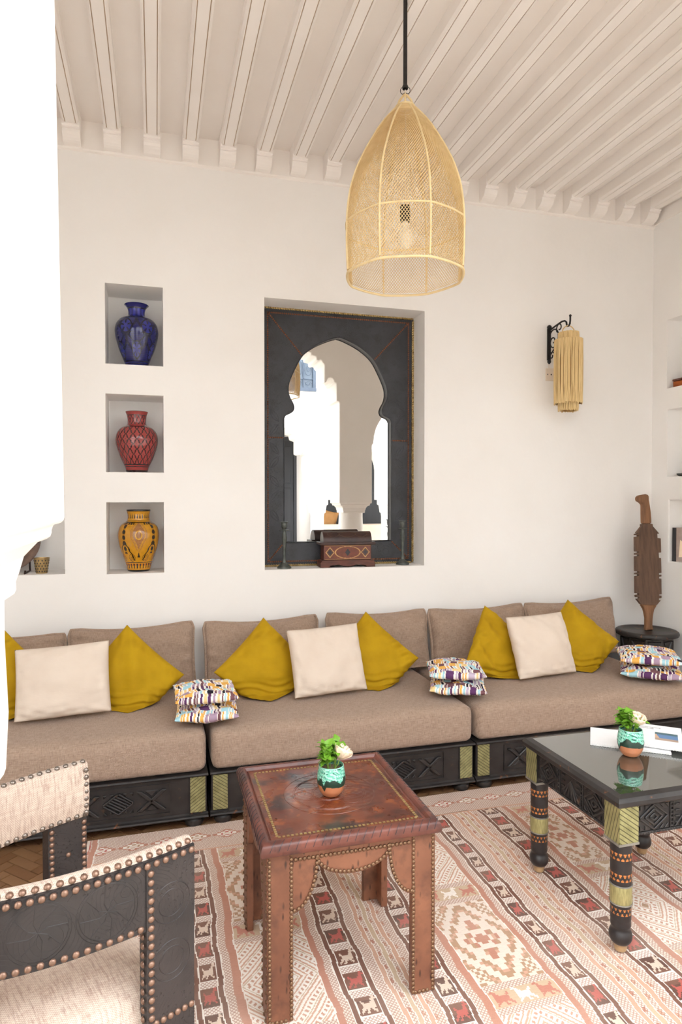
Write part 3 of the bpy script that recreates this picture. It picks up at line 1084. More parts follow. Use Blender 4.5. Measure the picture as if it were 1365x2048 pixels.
# ================================================================== CUSHIONS
def pillow_mesh(name, w, h, t, n=40, pull=.05, power=.42, seed=0, wr=.006, corner=.0):
    """local: x width, z height (centred), y thickness; returns arrays (front verts, back verts grid)"""
    rs = np.random.RandomState(seed)
    q = np.linspace(-1, 1, n + 1)
    q = np.sin(q * math.pi / 2) * .35 + q * .65
    U, V = np.meshgrid(q, q)
    X = w / 2 * U * (1 - pull * (1 - V ** 2))
    Z = h / 2 * V * (1 - pull * (1 - U ** 2))
    # round the corners a little
    cr = np.clip(np.abs(U * V) - .8, 0, 1) / .2
    X = X * (1 - corner * cr); Z = Z * (1 - corner * cr)
    base = np.clip((1 - U ** 2) * (1 - V ** 2), 0, 1) ** power
    wob = np.zeros_like(U)
    for _ in range(7):
        a, b, p = rs.uniform(-9, 9), rs.uniform(-9, 9), rs.uniform(0, 6.3)
        wob += np.sin(a * U + b * V + p)
    wob2 = np.zeros_like(U)
    for _ in range(6):
        a = rs.uniform(0, 6.3); f = rs.uniform(14, 26); p = rs.uniform(0, 6.3)
        wob2 += np.sin(f * (math.cos(a) * U + math.sin(a) * V) + p)
    edge = np.exp(-((1 - np.maximum(np.abs(U), np.abs(V))) / .28) ** 2)
    bump = (wob * .35 * wr + wob2 * .35 * wr * edge) * np.clip(base * 2, 0, 1)
    Yf = -(t / 2 * base + bump)
    Yb = (t / 2 * base - bump * .5)
    return U, V, X, Yf, Yb, Z, n

def pillow_object(name, label, cat, group, mat, w, h, t, base, yaw=0, lean=0, roll=0, floor_z=None, crush=.15, seed=0, piping=None, pull=.05,
                  power=.42, n=40, wr=.006, center=None, cols=None, sag=0.0, corner=.0, fold=.003):
    U, V, X, Yf, Yb, Z, n = pillow_mesh(name, w, h, t, n, pull, power, seed, wr, corner)
    if sag:   # top edge hangs between raised corners
        Z = Z - sag * np.clip(V, 0, 1) * (1 - U ** 2)
    m = Matrix.Rotation(yaw, 3, 'Z') @ Matrix.Rotation(-lean, 3, 'X') @ Matrix.Rotation(roll, 3, 'Y')
    A = np.array(m)
    def tr(x_, y_, z_):
        p = np.stack([x_, y_, z_], -1).reshape(-1, 3) @ A.T
        return p
    pf, pb = tr(X, Yf, Z), tr(X, Yb, Z)
    c = np.array(center, float)
    pf += c; pb += c
    b0 = np.array(base, float)
    if floor_z is not None:
        for p in (pf, pb):
            lim = floor_z + .012
            low = p[:, 2] < lim
            dz = lim - p[low, 2]
            p[low, 2] = lim - .010 * (1 - np.exp(-dz / .05))
            p[low, 1] -= dz * crush
            ctr = c[0]
            p[low, 0] += (p[low, 0] - ctr) * np.minimum(dz * 1.2, .25)
            # gathered folds just above the seat
            near = (p[:, 2] >= lim) & (p[:, 2] < lim + .09)
            if low.any():
                k_ = 1 - (p[near, 2] - lim) / .09
                p[near, 1] -= fold * np.sin((p[near, 2] - lim) * 170 + p[near, 0] * 16 + 2 * np.sin(p[near, 0] * 23)) * k_
    pf -= b0; pb -= b0
    N = n + 1
    vid = np.arange(N * N).reshape(N, N)
    vb = vid + N * N
    border = np.zeros((N, N), bool); border[0, :] = border[-1, :] = border[:, 0] = border[:, -1] = True
    vb = np.where(border, vid, vb)
    verts = np.concatenate([pf, pb])
    f1 = np.stack([vid[:-1, :-1], vid[:-1, 1:], vid[1:, 1:], vid[1:, :-1]], -1).reshape(-1, 4)
    f2 = np.stack([vb[:-1, :-1], vb[1:, :-1], vb[1:, 1:], vb[:-1, 1:]], -1).reshape(-1, 4)
    me = bpy.data.meshes.new(name)
    me.from_pydata(verts.tolist(), [], np.concatenate([f1, f2]).tolist())
    import bmesh
    bm = bmesh.new(); bm.from_mesh(me)
    loose = [v for v in bm.verts if not v.link_faces]
    bmesh.ops.delete(bm, geom=loose, context='VERTS')
    bm.to_mesh(me); bm.free()
    me.polygons.foreach_set('use_smooth', [True] * len(me.polygons))
    if cols is not None:
        paint(me, np.concatenate([cols.reshape(-1, 3)] * 2))
    o = link(name, me, mat, loc=base)
    tag(o, label, cat, group)
    if piping:
        loop = [tuple(pf[i]) for i in list(vid[0, :-1]) + list(vid[:-1, -1]) + list(vid[-1, :0:-1]) + list(vid[:0:-1, 0])]
        MB().tube(loop, piping, 6, closed=True).build('piping', mat, o, smooth=True)
    return o

SEAT = .449
# taupe back cushions along the wall
backs = [(-1.13, -.480, .795, 'taupe back cushion at the far left behind the yellow cushion edge'),
         (-.462, .212, .800, 'taupe back cushion with piping behind the leftmost cream cushion'),
         (.262, .944, .803, 'taupe back cushion behind the mustard cushion left of the middle cream cushion'),
         (.990, 1.655, .812, 'taupe back cushion behind the mustard cushion right of the middle cream cushion'),
         (1.668, 2.350, .812, 'taupe back cushion between the patterned middle stack and the right cream cushion'),
         (2.360, 3.050, .822, 'rightmost taupe back cushion next to the round black stool')]
for i, (x0, x1, zt, lab) in enumerate(backs):
    hh = .415
    ln = R(11)
    zc = zt - hh / 2 * math.cos(ln) - .004
    if i == 0:
        zc -= .01
    pillow_object('back_cushion', lab, 'cushion', 'taupe back cushions', 'taupe', x1 - x0, hh, .17, ((x0 + x1) / 2, 3.72, SEAT), yaw=R((0, 1.0, -1.2, 1.5, -1, 0)[i]),
                  lean=ln, roll=R((2, -1, -1.2, .5, -1, -1.2)[i]), seed=20 + i, piping=.0095, corner=.045, pull=.035, power=.38, center=((x0 + x1) / 2, 3.805, zc + .004), floor_z=SEAT + .009, wr=.008, sag=.022, crush=0)

# tan cushion standing on the gallery sofa, seen only in the mirror
pillow_object('tan_cushion', 'tan cushion leaning on the gallery sofa, reflected above the chest', 'cushion', None, 'tan_cloth', .34, .62, .14, (3.36, -4.50, .462), yaw=R(8), lean=R(0), roll=R(14),
              center=(3.36, -4.52, .98), floor_z=.462, seed=99)
# mustard velvet cushions, set on their points
ylw = [(-.735, .0, 3.545, .570, 4, 'mustard velvet cushion cut off by the white column at the left'),
       (-.145, 0, 3.535, .568, -6, 'mustard velvet cushion right of the leftmost cream cushion'),
       (.575, 0, 3.530, .572, 8, 'mustard velvet cushion left of the middle cream cushion'),
       (1.180, 0, 3.540, .575, -8, 'mustard velvet cushion right of the middle cream cushion'),
       (1.995, 0, 3.530, .582, 20, 'mustard velvet cushion left of the right cream cushion'),
       (2.550, 0, 3.545, .588, -12, 'mustard velvet cushion right of the right cream cushion')]
for i, (x_, _, y_, z_, yw, lab) in enumerate(ylw):
    pillow_object('mustard_cushion', lab, 'cushion', 'mustard velvet cushions', 'mustard', .405, .405, .150, (x_, y_ - .1, SEAT), yaw=R(yw), lean=R(19), roll=R(45 + (0, -3, 3, -2, -4, -3)[i]), fold=.011, n=56,
                  floor_z=SEAT, seed=40 + i, pull=.045, power=.45, center=(x_, y_, z_), wr=.011, crush=.5)

crm = [(-.438, 3.405, .432, .345, 0, -3, 'large cream velvet cushion at the left of the sofa'),
       (.890, 3.415, .405, .365, 1, -3, 'cream velvet cushion at the middle of the sofa'),
       (2.215, 3.415, .405, .368, 4, -1.5, 'cream velvet cushion at the right of the sofa')]
for i, (x_, y_, w_, h_, yw, rl, lab) in enumerate(crm):
    ln = R(21)
    zc = SEAT + h_ / 2 * math.cos(ln) + .012
    pillow_object('cream_cushion', lab, 'cushion', 'cream velvet cushions', 'cream', w_, h_, .135, (x_, y_ - .06, SEAT), yaw=R(yw), lean=ln, roll=R(rl), floor_z=SEAT, seed=60 + i,
                  pull=.028, power=.40, center=(x_, y_, zc), wr=.006, crush=.15)

# patterned scatter cushions in pairs
def print_cols(n, seed, size):
    rs = np.random.RandomState(seed)
    pal = [linarr(c) for c in ((236, 180, 92), (240, 210, 150), (170, 214, 226), (96, 58, 100), (176, 150, 172), (122, 84, 90), (40, 36, 46), (198, 182, 200))]
    wts = np.array([.2, .1, .16, .12, .14, .11, .07, .10])
    img = np.empty((n, n, 3), np.float32); img[:] = linarr((248, 240, 232))
    bands = int(round(size / .029))
    edges = np.linspace(0, n, bands + 1)
    for b in range(bands):
        y0, y1 = int(edges[b]), int(edges[b + 1])
        x_ = rs.randint(-8, 0)
        thin = rs.rand() < .5
        while x_ < n:
            block = rs.rand() < .22
            wdt = rs.randint(8, 14) if block else rs.randint(2, 5)
            c = pal[rs.choice(len(pal), p=wts / wts.sum())]
            for yy in range(y0, y1):
                sh = int(round(1.1 * math.sin(yy * .22 + b * 2.1)))
                a, e = max(0, x_ + sh), min(n, x_ + sh + wdt)
                if e > a:
                    img[yy, a:e] = c
            x_ += wdt + rs.randint(1, 4)
    return img
stacks = [((.228, 3.180), -4, .292, 'in the left pair, over the gap between mattresses'),
          ((1.575, 3.235), -24, .300, 'in the middle pair, over the second mattress gap'),
          ((2.815, 3.205), -38, .335, 'in the right pair beside the round stool')]
for i, ((x_, y_), yw, sz, lab) in enumerate(stacks):
    for k_ in (0, 1):
        z_ = SEAT + .044 + k_ * .083
        pillow_object('patterned_cushion', ('lower' if k_ == 0 else 'upper') + ' multicoloured striped cushion ' + lab, 'cushion', 'multicoloured patterned cushions', 'print', sz, sz * .97, .080, (x_, y_, SEAT + .005),
                      yaw=R(yw + (0, 5)[k_]), lean=R(90 - 1.5 * k_), roll=0, seed=80 + 2 * i + k_, pull=.03, power=.42, n=100, wr=.005,
                      center=(x_ + (.004, -.004)[k_], y_ + (0, .012)[k_], z_), cols=print_cols(100, 5 + i * 2 + k_, sz))

# ================================================================== MIRROR IN THE RECESS
MY = 4.140           # front of the leather frame
def make_mirror():
    t = thing('wall_mirror', 'black leather framed mirror with keyhole arch in the wall recess', 'mirror', (1.166, MY, 1.075))
    ox, oz = 1.166, 1.075
    x0, x1, z0, z1 = .668, 1.672, 1.082, 2.716
    half = [(1.160, 2.567), (1.222, 2.549), (1.318, 2.503), (1.400, 2.437), (1.453, 2.348), (1.490, 2.266), (1.499, 2.214), (1.491, 2.165), (1.468, 2.122), (1.461, 2.092), (1.474, 2.067), (1.512, 2.048), (1.527, 2.022), (1.527, 1.225)]
    ctrl = half[:-1]
    sm = []
    for i in range(len(ctrl) - 1):
        p0 = ctrl[i - 1] if i else (2 * 1.160 - ctrl[1][0], ctrl[1][1] + .018)
        p1, p2 = ctrl[i], ctrl[i + 1]
        p3 = ctrl[i + 2] if i + 2 < len(ctrl) else (p2[0], p2[1] - .03)
        for k_ in range(4):
            f = k_ / 4
            sm.append(tuple(.5 * ((2 * p1[e]) + (p2[e] - p0[e]) * f + (2 * p0[e] - 5 * p1[e] + 4 * p2[e] - p3[e]) * f * f + (3 * p1[e] - p0[e] - 3 * p2[e] + p3[e]) * f ** 3) for e in (0, 1)))
    half = sm + half[-2:]
    cx = 1.160
    right = [(a, b) for a, b in half]
    left = [(2 * cx - a, b) for a, b in reversed(half[1:])]
    key = right + left                      # clockwise from the apex
    L = lambda p: (p[0] - ox, p[1] - oz)
    outer = [(x0, z1), (x1, z1), (x1, z0), (x0, z0)]
    # frame board as two halves so that the cut-out stays a plain polygon
    for side in (0, 1):
        if side == 0:
            poly = [(cx, z1), (x1, z1), (x1, z0), (cx, z0), (cx, 1.225)] + [p for p in reversed(half)]
        else:
            poly = [(cx, z1)] + [(2 * cx - a, b) for a, b in half] + [(cx, 1.225), (cx, z0), (x0, z0), (x0, z1)]
        MB().prism([L(p) for p in poly], 'y', 0, .03).build('frame', 'frame_leather', t)
    MB().prism([L(p) for p in [(x0 + .02, z1 - .02), (x1 - .02, z1 - .02), (x1 - .02, z0 + .02), (x0 + .02, z0 + .02)]], 'y', .0305, .036).build('mirror_pane', 'mirror', t)
    # raised bead round the arch
    MB().tube([(p[0] - ox, -.001, p[1] - oz) for p in key], .0045, 6, closed=True).build('arch_bead', 'frame_leather', t, smooth=True)
    # gilt rope round the outside
    rope = MB()
    ring = [(x0 - .008, z0 - .004), (x1 + .008, z0 - .004), (x1 + .008, z1 + .008), (x0 - .008, z1 + .008)]
    for a, b in zip(ring, ring[1:] + ring[:1]):
        L_r = math.hypot(b[0] - a[0], b[1] - a[1])
        n_ = int(L_r / .016)
        dx, dz = (b[0] - a[0]) / L_r, (b[1] - a[1]) / L_r
        for k_ in range(n_):
            c0 = .016 * (k_ + .5)
            px_, pz_ = a[0] + dx * c0 - ox, a[1] + dz * c0 - oz
            rope.tube([(px_ - dx * .009 - dz * .005, -.002, pz_ - dz * .009 + dx * .005), (px_, -.006, pz_), (px_ + dx * .009 + dz * .005, -.002, pz_ + dz * .009 - dx * .005)], [.005, .0068, .005], 6)
    o_ = rope.build('gilt_rope', 'gold', t, smooth=True)
    o_['kind'] = 'stuff'
    # rows of small brass nails
    nl = MB()
    e = .022
    lines = [[(x0 + e, z0 + e), (x1 - e, z0 + e), (x1 - e, z1 - e), (x0 + e, z1 - e), (x0 + e, z0 + e)],
             [(x0 + e, z1 - e), (.915, 2.432)], [(x1 - e, z1 - e), (1.405, 2.432)], [(x0 + e, 1.90), (.793, 1.90)], [(x1 - e, 1.90), (1.527, 1.90)],
             [(x0 + e, z0 + e), (.793, 1.225)], [(x1 - e, z0 + e), (1.527, 1.225)]]
    rot = Matrix.Rotation(R(90), 4, 'X')
    for ln in lines:
        for p in along([(a - ox, 0, b - oz) for a, b in ln], .0135):
            nl.lathe([(.0058, 0), (.0052, .0022), (.003, .004), (.0004, .0046)], 6, m=Matrix.Translation(p) @ rot)
    o_ = nl.build('nail_rows', 'nail_brass', t, smooth=True)
    o_['kind'] = 'stuff'
    # pressed leaf ornament on the left stile
    lf = MB()
    for zc, sg in ((2.14, 1), (2.04, -1), (1.95, 1), (1.83, -1), (1.74, 1), (1.62, -1), (1.52, 1), (1.40, -1)):
        for xo, fl in ((.732, 1), (2 * cx - .732, -1)):
            pts = []
            for k_ in range(17):
                s_ = k_ / 16 * 2 - 1
                wv = .017 * (1 - s_ * s_)
                pts.append((s_ * .048, wv))
            pts += [(a, -b) for a, b in reversed(pts[1:-1])]
            an = R(52 * sg * fl)
            pl = [(xo - ox + a * math.cos(an) - b * math.sin(an), zc - oz + a * math.sin(an) + b * math.cos(an)) for a, b in pts]
            lf.tube([(a, -.0004, b) for a, b in pl], .0016, 5, closed=True)
            lf.tube([(xo - ox - .046 * math.cos(an), -.0004, zc - oz - .046 * math.sin(an)), (xo - ox + .046 * math.cos(an), -.0004, zc - oz + .046 * math.sin(an))], .0014, 5)
    o_ = lf.build('pressed_leaves', 'frame_leather', t, smooth=True)
    o_['kind'] = 'stuff'
make_mirror()

# candlesticks
def candlestick(x_, y_, label):
    t = thing('candlestick', label, 'candlestick', (x_, y_, 1.0725), group='pewter candlesticks')
    MB().lathe([(.044, 0), (.044, .006), (.040, .014), (.028, .022), (.020, .030), (.014, .036)], 28).build('base', 'pewter', t, smooth=50)
    MB().lathe([(.014, .036), (.0105, .05), (.0095, .09), (.0115, .15), (.016, .185), (.0165, .195), (.012, .215), (.0095, .235)], 24).build('stem', 'pewter', t, smooth=50)
    MB().lathe([(.0095, .235), (.030, .238), (.030, .241), (.010, .243)], 28).build('drip_pan', 'pewter', t, smooth=40)
    MB().lathe([(.010, .243), (.017, .256), (.019, .270), (.018, .284), (.024, .288), (.024, .292), (.015, .2925), (.014, .262)], 24).build('candle_cup', 'pewter', t, smooth=40)
candlestick(.772, 4.020, 'grey pewter candlestick at the left end of the mirror ledge')
candlestick(1.572, 4.045, 'grey pewter candlestick at the right end of the mirror ledge')

# painted wooden chest
def make_chest():
    t = thing('wooden_chest', 'small painted wooden chest with domed lid on the mirror ledge', 'chest', (1.178, 4.035, 1.0725), R(-3))
    w, d = .178, .062
    foot = [(-w, 0), (-w + .055, 0), (-w + .065, .012), (-.06, .018), (-.035, .010), (0, .004), (.035, .010), (.06, .018), (w - .065, .012), (w - .055, 0), (w, 0), (w, .030), (w - .012, .046), (-w + .012, .046), (-w, .030)]
    MB().prism(foot, 'y', -d, d).build('plinth', 'wood_red', t, bevel=.002)
    bw, bd = w - .022, d - .010
    MB().box(-bw, bw, -bd, bd, .046, .142).build('body', 'wood_red', t, bevel=.002)
    # painted front panel
    nx_, nz_ = 120, 36
    gx = np.linspace(-bw + .006, bw - .006, nx_ + 1); gz = np.linspace(.051, .138, nz_ + 1)
    vs = [(a, -bd - .0022, b) for b in gz for a in gx]
    fs = [(j * (nx_ + 1) + i, j * (nx_ + 1) + i + 1, (j + 1) * (nx_ + 1) + i + 1, (j + 1) * (nx_ + 1) + i) for j in range(nz_) for i in range(nx_)]
    me = MB().add(vs, fs).mesh('painted_panel')
    X, Z = np.meshgrid((gx[:-1] + gx[1:]) / 2 / bw, ((gz[:-1] + gz[1:]) / 2 - .0945) / .0435)
    c = np.empty(X.shape + (3,), np.float32); c[:] = linarr((112, 56, 38))
    a = np.abs(X)
    med = ((X / .52) ** 2 + (Z / .86) ** 2)
    c[med < 1] = linarr((122, 48, 34))
    c[(med < 1) & (((X * 9 + Z * 4) % 1) < .3)] = linarr((96, 70, 44))
    c[(np.abs(X) * 5 + np.abs(Z) < .55)] = linarr((44, 44, 50))
    c[np.abs(med - 1) < .10] = linarr((198, 150, 92))
    dm = np.abs(a - .74) / .17 + np.abs(Z) / .72
    c[dm < .9] = linarr((84, 52, 44)); c[dm < .45] = linarr((44, 44, 50)); c[np.abs(dm - 1) < .13] = linarr((198, 150, 92))
    c[(a > .965) | (np.abs(Z) > .93)] = linarr((186, 138, 84))
    paint(me, c.reshape(-1, 3))
    o_ = link('painted_panel', me, 'painted', t)
    so = o_.modifiers.new('thickness', 'SOLIDIFY'); so.thickness = .002; so.offset = -1
    MB().box(-w - .004, w + .004, -d - .003, d + .003, .142, .160).build('lid_board', 'wood_dark', t, bevel=.003)
    lp = [(-d + .006, .160)] + [((d - .006) * -math.cos(R(a_)), .160 + .066 * math.sin(R(a_))) for a_ in range(10, 171, 10)] + [(d - .006, .160)]
    lid = MB().prism(lp, 'x', -w + .02, w - .02).build('domed_lid', 'wood_dark', t, smooth=40)
    # painted rosettes on the lid
    ro = MB()
    for xx, rr in ((-.09, .024), (.0, .034), (.09, .024)):
        pts = []
        for k_ in range(24):
            an = 2 * math.pi * k_ / 24
            u_, v_ = rr * 1.5 * math.cos(an) * (1 + .12 * math.cos(4 * an)), .7 * math.sin(an) * .5
            th = R(48) + v_
            pts.append((xx + u_, -(d - .006) * math.cos(th) * 1.01, .160 + .066 * math.sin(th) * 1.012))
        ro.tube(pts, .0016, 5, closed=True)
    ro.build('lid_ornament', 'copper_dark', lid)
make_chest()

# ================================================================== VASES IN THE NICHES
camdir = lambda x_, y_: math.atan2(0 - y_, 0 - x_)
def vase(name, label, x_, z_, prof, fn, lip):
    t = thing(name, label, 'vase', (x_, 4.085, z_), group='painted pottery vases')
    painted_lathe('body', prof, fn, 'glaze', t, rot=camdir(x_, 4.085))
    r0, r1, zt = lip
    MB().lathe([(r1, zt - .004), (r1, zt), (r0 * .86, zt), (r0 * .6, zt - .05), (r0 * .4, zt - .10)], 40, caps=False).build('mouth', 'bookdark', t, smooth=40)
    return t
def mixc(base, masks):
    c = np.empty((len(base[1]), 3), np.float32); c[:] = linarr(base[0])
    for col, m in masks:
        c[m] = linarr(col)
    return c
def f_blue(th, t):
    n = 6
    a = (th / (2 * math.pi) * n) % 1
    u = np.abs(a - .5) * 2
    body = (t > .10) & (t < .74)
    tb = (t - .10) / .64
    d1 = np.abs(u - (.5 + .5 * np.cos(tb * math.pi * 2)))
    leaf = ((u / .55) ** 2 + ((tb - .80) / .16) ** 2)
    leaf2 = (((1 - u) / .5) ** 2 + ((tb - .25) / .2) ** 2)
    hatch = (np.sin(tb * 160) > .2)
    pet = np.sin(np.arctan2((tb - .80) / .16, (a - .5) * 2 / .55) * 5) > .55
    pet2 = np.sin(np.arctan2((tb - .25) / .2, (1 - u) / .5) * 7) > .6
    spur = (np.abs(u - .5 - .22 * np.sin(tb * 19)) < .07) & (tb > .36) & (tb < .66)
    ms = [((28, 31, 88), body & hatch), ((24, 26, 62), body & (d1 < .13)), ((46, 52, 140), body & (leaf < 1)), ((20, 22, 50), body & (np.abs(leaf - 1.1) < .22)),
          ((46, 52, 138), body & (leaf2 < .8)), ((20, 22, 50), body & (np.abs(leaf2 - .95) < .2)), ((24, 26, 62), body & (leaf < .8) & (leaf > .12) & pet), ((24, 26, 62), body & (leaf2 < .7) & (leaf2 > .1) & pet2), ((22, 24, 56), body & spur),
          ((24, 26, 60), (np.abs(t - .095) < .008) | (np.abs(t - .065) < .006)), ((22, 24, 58), (t > .745) & (t < .765)),
          ((52, 58, 160), (t > .80) & (t < .93) & (np.abs(((th / (2 * math.pi) * 12) % 1) - .5) < .28)), ((22, 24, 56), (t > .93) & (t < .945)), ((22, 24, 56), (t > .785) & (t < .80))]
    return mixc(((34, 38, 112), th), ms)
def f_red(th, t):
    n = 17
    a = th / (2 * math.pi) * n
    body = (t > .135) & (t < .735)
    tb = (t - .135) / .60
    k_ = tb * 7.5
    p1 = (a + k_ / 2 + .06 * np.sin(k_ * 6.28)) % 1; p2 = (a - k_ / 2 - .06 * np.sin(k_ * 6.28)) % 1
    d = np.minimum(np.abs(p1 - .5), np.abs(p2 - .5))
    inner = (np.abs(p1 % 1 - 0) < .09) & (np.abs(p2) < .09) | ((np.abs(p1 - 1) < .07) & (np.abs(p2 - 1) < .07))
    neck = (t > .79) & (t < .93)
    a2 = th / (2 * math.pi) * 16
    kn = (t - .79) / .14 * 2
    d2 = np.minimum(np.abs((a2 + kn / 2) % 1 - .5), np.abs((a2 - kn / 2) % 1 - .5))
    ms = [((52, 30, 34), body & (d < .085)), ((74, 36, 40), body & inner), ((52, 30, 34), neck & (d2 < .10)), ((52, 30, 34), (np.abs(t - .13) < .008) | (np.abs(t - .10) < .006) | (np.abs(t - .745) < .01) | (np.abs(t - .94) < .006) | (t < .045))]
    return mixc(((160, 68, 66), th), ms)
def f_yel(th, t):
    n = 4
    a = ((th / (2 * math.pi) * n + .5) % 1 - .5) * 2        # -1..1 across one panel, 0 facing out
    u = np.abs(a)
    ms = []
    med_w = np.interp(t, [.33, .40, .46, .56, .66, .74, .80, .83], [0, .12, .20, .42, .44, .28, .10, .0])
    inmed = (u < med_w) & (t > .33) & (t < .83)
    hat = (np.sin(t * 260) * np.sin(a * 60) > -.1)
    rr = np.sqrt((a / .30) ** 2 + ((t - .60) / .105) ** 2)
    ms += [((170, 116, 60), (u < med_w + .10) & (u > med_w + .045) & (t > .36) & (t < .8)), ((176, 128, 76), inmed), ((150, 96, 48), inmed & hat), ((214, 156, 44), inmed & (np.abs(u - med_w + .04) < .02)),
           ((220, 162, 44), inmed & (rr < .72)), ((160, 110, 62), inmed & (rr < .52))]
    vine = np.abs(u - (.30 + .62 * np.clip((t - .18) / .30, 0, 1)) - .03 * np.sin(t * 60)) < .05
    ms += [((46, 34, 26), (t > .19) & (t < .48) & vine), ((46, 34, 26), (t > .30) & (t < .76) & (np.abs(u - .95) < .05 + .03 * np.sin(t * 70)))]
    sw = (t > .16) & (t < .30)
    sp = np.sqrt(((u - .55) / .22) ** 2 + ((t - .235) / .05) ** 2)
    ms += [((46, 34, 26), sw & (np.abs((sp * 2.2) % 1 - .5) < .14) & (sp < 1.4)), ((46, 34, 26), (np.abs(u) < .12 * np.clip((.33 - t) / .1, 0, 1)) & (t > .24) & (t < .33))]
    ms += [((46, 34, 26), (np.abs(t - .155) < .008) | (np.abs(t - .80) < .008) | (np.abs(t - .835) < .005)),
           ((46, 34, 26), (t > .765) & (t < .80) & (u > .35) & (np.sin(a * 30) > -.4))]
    b = (th / (2 * math.pi) * 26) % 1
    ms += [((46, 34, 26), (t > .055) & (t < .14) & (np.abs(b - .5) < .16 + .25 * np.clip((t - .10) / .04, 0, 1))), ((196, 120, 30), (np.hypot((b) * 1.0 - .02, (t - .118) * 16) < .3) | (np.hypot((b - 1), (t - .118) * 16) < .3)),
           ((46, 34, 26), (t > .865) & (t < .95) & (np.abs(b - .5) < .20 * np.clip((.95 - t) / .06, 0, 1))), ((30, 26, 26), (t > .975) | (t < .03))]
    return mixc(((206, 146, 34), th), ms)
prof_blue = [(.0, 0), (.060, 0), (.064, .02), (.078, .055), (.102, .115), (.121, .185), (.125, .225), (.118, .262), (.097, .290), (.060, .304), (.050, .308), (.047, .325), (.048, .345), (.056, .365), (.070, .378)]
vase('blue_vase', 'cobalt blue vase with dark scrollwork in the top niche', -.105, 2.2775, prof_blue, f_blue, (.070, .068, .380))
prof_red = [(.0, 0), (.062, 0), (.062, .016), (.070, .040), (.094, .090), (.118, .160), (.1225, .200), (.115, .238), (.094, .266), (.060, .282), (.053, .287), (.053, .315), (.056, .340), (.065, .362)]
vase('red_vase', 'rose red vase with black diamond lattice in the middle niche', -.107, 1.6605, prof_red, f_red, (.065, .064, .364))
prof_yel = [(.0, 0), (.065, 0), (.066, .012), (.074, .045), (.092, .095), (.110, .150), (.119, .205), (.119, .235), (.108, .268), (.086, .290), (.067, .298), (.063, .303), (.063, .350), (.069, .354), (.069, .366)]
vase('yellow_vase', 'ochre yellow vase with black scrolls and medallion in the bottom niche', -.100, 1.0755, prof_yel, f_yel, (.068, .067, .367))

# pierced brass cup and a dark copper dish in the corner niche
def make_cup():
    t = thing('brass_cup', 'small pierced brass tealight cup on the left niche shelf', 'cup', (-.628, 4.035, 1.0835))
    n = 28
    rows = 6
    def r_(z_):
        return .030 + (.043 - .030) * z_ / .088
    mb = MB().lathe([(.030, 0), (r_(.088), .088), (r_(.088) + .001, .088), (r_(.088) - .003, .088), (.027, .003)], 36)
    mb.build('bowl', 'cupmetal', t, smooth=40)
    holes = MB()
    for j in range(5):
        zz = .012 + j * .0155
        for k_ in range(14):
            an = 2 * math.pi * (k_ + .5 * (j % 2)) / 14
            m = Matrix.Rotation(an, 4, 'Z') @ Matrix.Translation((r_(zz) - .0004, 0, zz)) @ Matrix.Rotation(R(90), 4, 'Y')
            holes.prism([(.0058, 0), (0, .0040), (-.0058, 0), (0, -.0040)], 'z', 0, .001, m)
    o_ = holes.build('piercings', 'bookdark', t)
    o_['kind'] = 'stuff'
make_cup()
t = thing('copper_dish', 'dark copper dish leaning in the left niche behind the brass cup', 'dish', (-.80, 4.07, 1.0835))
m = Matrix.Translation((-.02, .03, .185)) @ Matrix.Rotation(R(90 - 14), 4, 'X') @ Matrix.Rotation(0, 4, 'Z')
MB().lathe([(.0, -.012), (.10, -.012), (.118, .0), (.122, .004), (.18, .010), (.182, .014), (.178, .016), (.12, .010), (.100, -.006), (.0, -.006)], 48, m=m, caps=False).build('dish', 'copper_dark', t, smooth=40)
MB().lathe([(.0, -.0055), (.098, -.0055), (.112, .004), (.116, .0075), (.112, .0085), (.096, -.003), (.0, -.003)], 48, m=m, caps=False).build('well', 'copper_bright', t, smooth=40)
MB().tube([(-.09, -.05, .004), (-.09, .09, .004), (-.09, .075, .10)], .005, 8).tube([(.09, -.075, .004), (.09, .09, .004), (.09, .075, .10)], .005, 8).tube([(.09, -.075, .004), (.095, -.085, .02)], .005, 8).tube([(-.09, .07, .06), (.09, .07, .06)], .004, 8).build('stand', 'wood_dark', t, smooth=True)

# ================================================================== RIGHT WALL NICHES
t = thing('standing_book', 'grey and pink book standing in the lower right niche', 'book', (3.585, 3.742, 1.0705), R(-6))
MB().box(-.088, .088, -.012, .012, .0, .232).build('pages', 'paper', t)
MB().box(-.09, .09, -.016, -.012, 0, .236).box(-.09, .09, .012, .016, 0, .236).build('cover', 'bookgrey', t, bevel=.001)
MB().box(-.098, -.088, -.016, .016, 0, .236).build('spine', 'bookdark', t, bevel=.002)
pm = MB()
pm.prism([(-.03, .025), (.055, .025), (.06, .12), (.035, .165), (.0, .17), (-.02, .12)], 'y', -.0175, -.016)
pm.build('cover_figure', 'bookdark', t)
pk = MB().prism([(-.07, .03), (-.032, .03), (-.024, .13), (-.06, .15)], 'y', -.0172, -.016)
pk.build('cover_patch', 'petal', t)
t = thing('wooden_box', 'red brown lidded wooden box in the upper right niche', 'box', (3.565, 3.735, 2.2855), R(4))
MB().box(-.07, .07, -.05, .05, 0, .045).build('body', 'copper_bright', t, bevel=.008)
MB().box(-.073, .073, -.053, .053, .045, .06).build('lid', 'wood_red', t, bevel=.006)
t = thing('stone_dish', 'small dark stone dish in the middle right niche', 'dish', (3.555, 3.715, 1.6635))
MB().lathe([(.0, 0), (.045, 0), (.06, .012), (.062, .022), (.056, .022), (.042, .008), (.0, .008)], 28, caps=False).build('bowl', 'pewter', t, smooth=40)
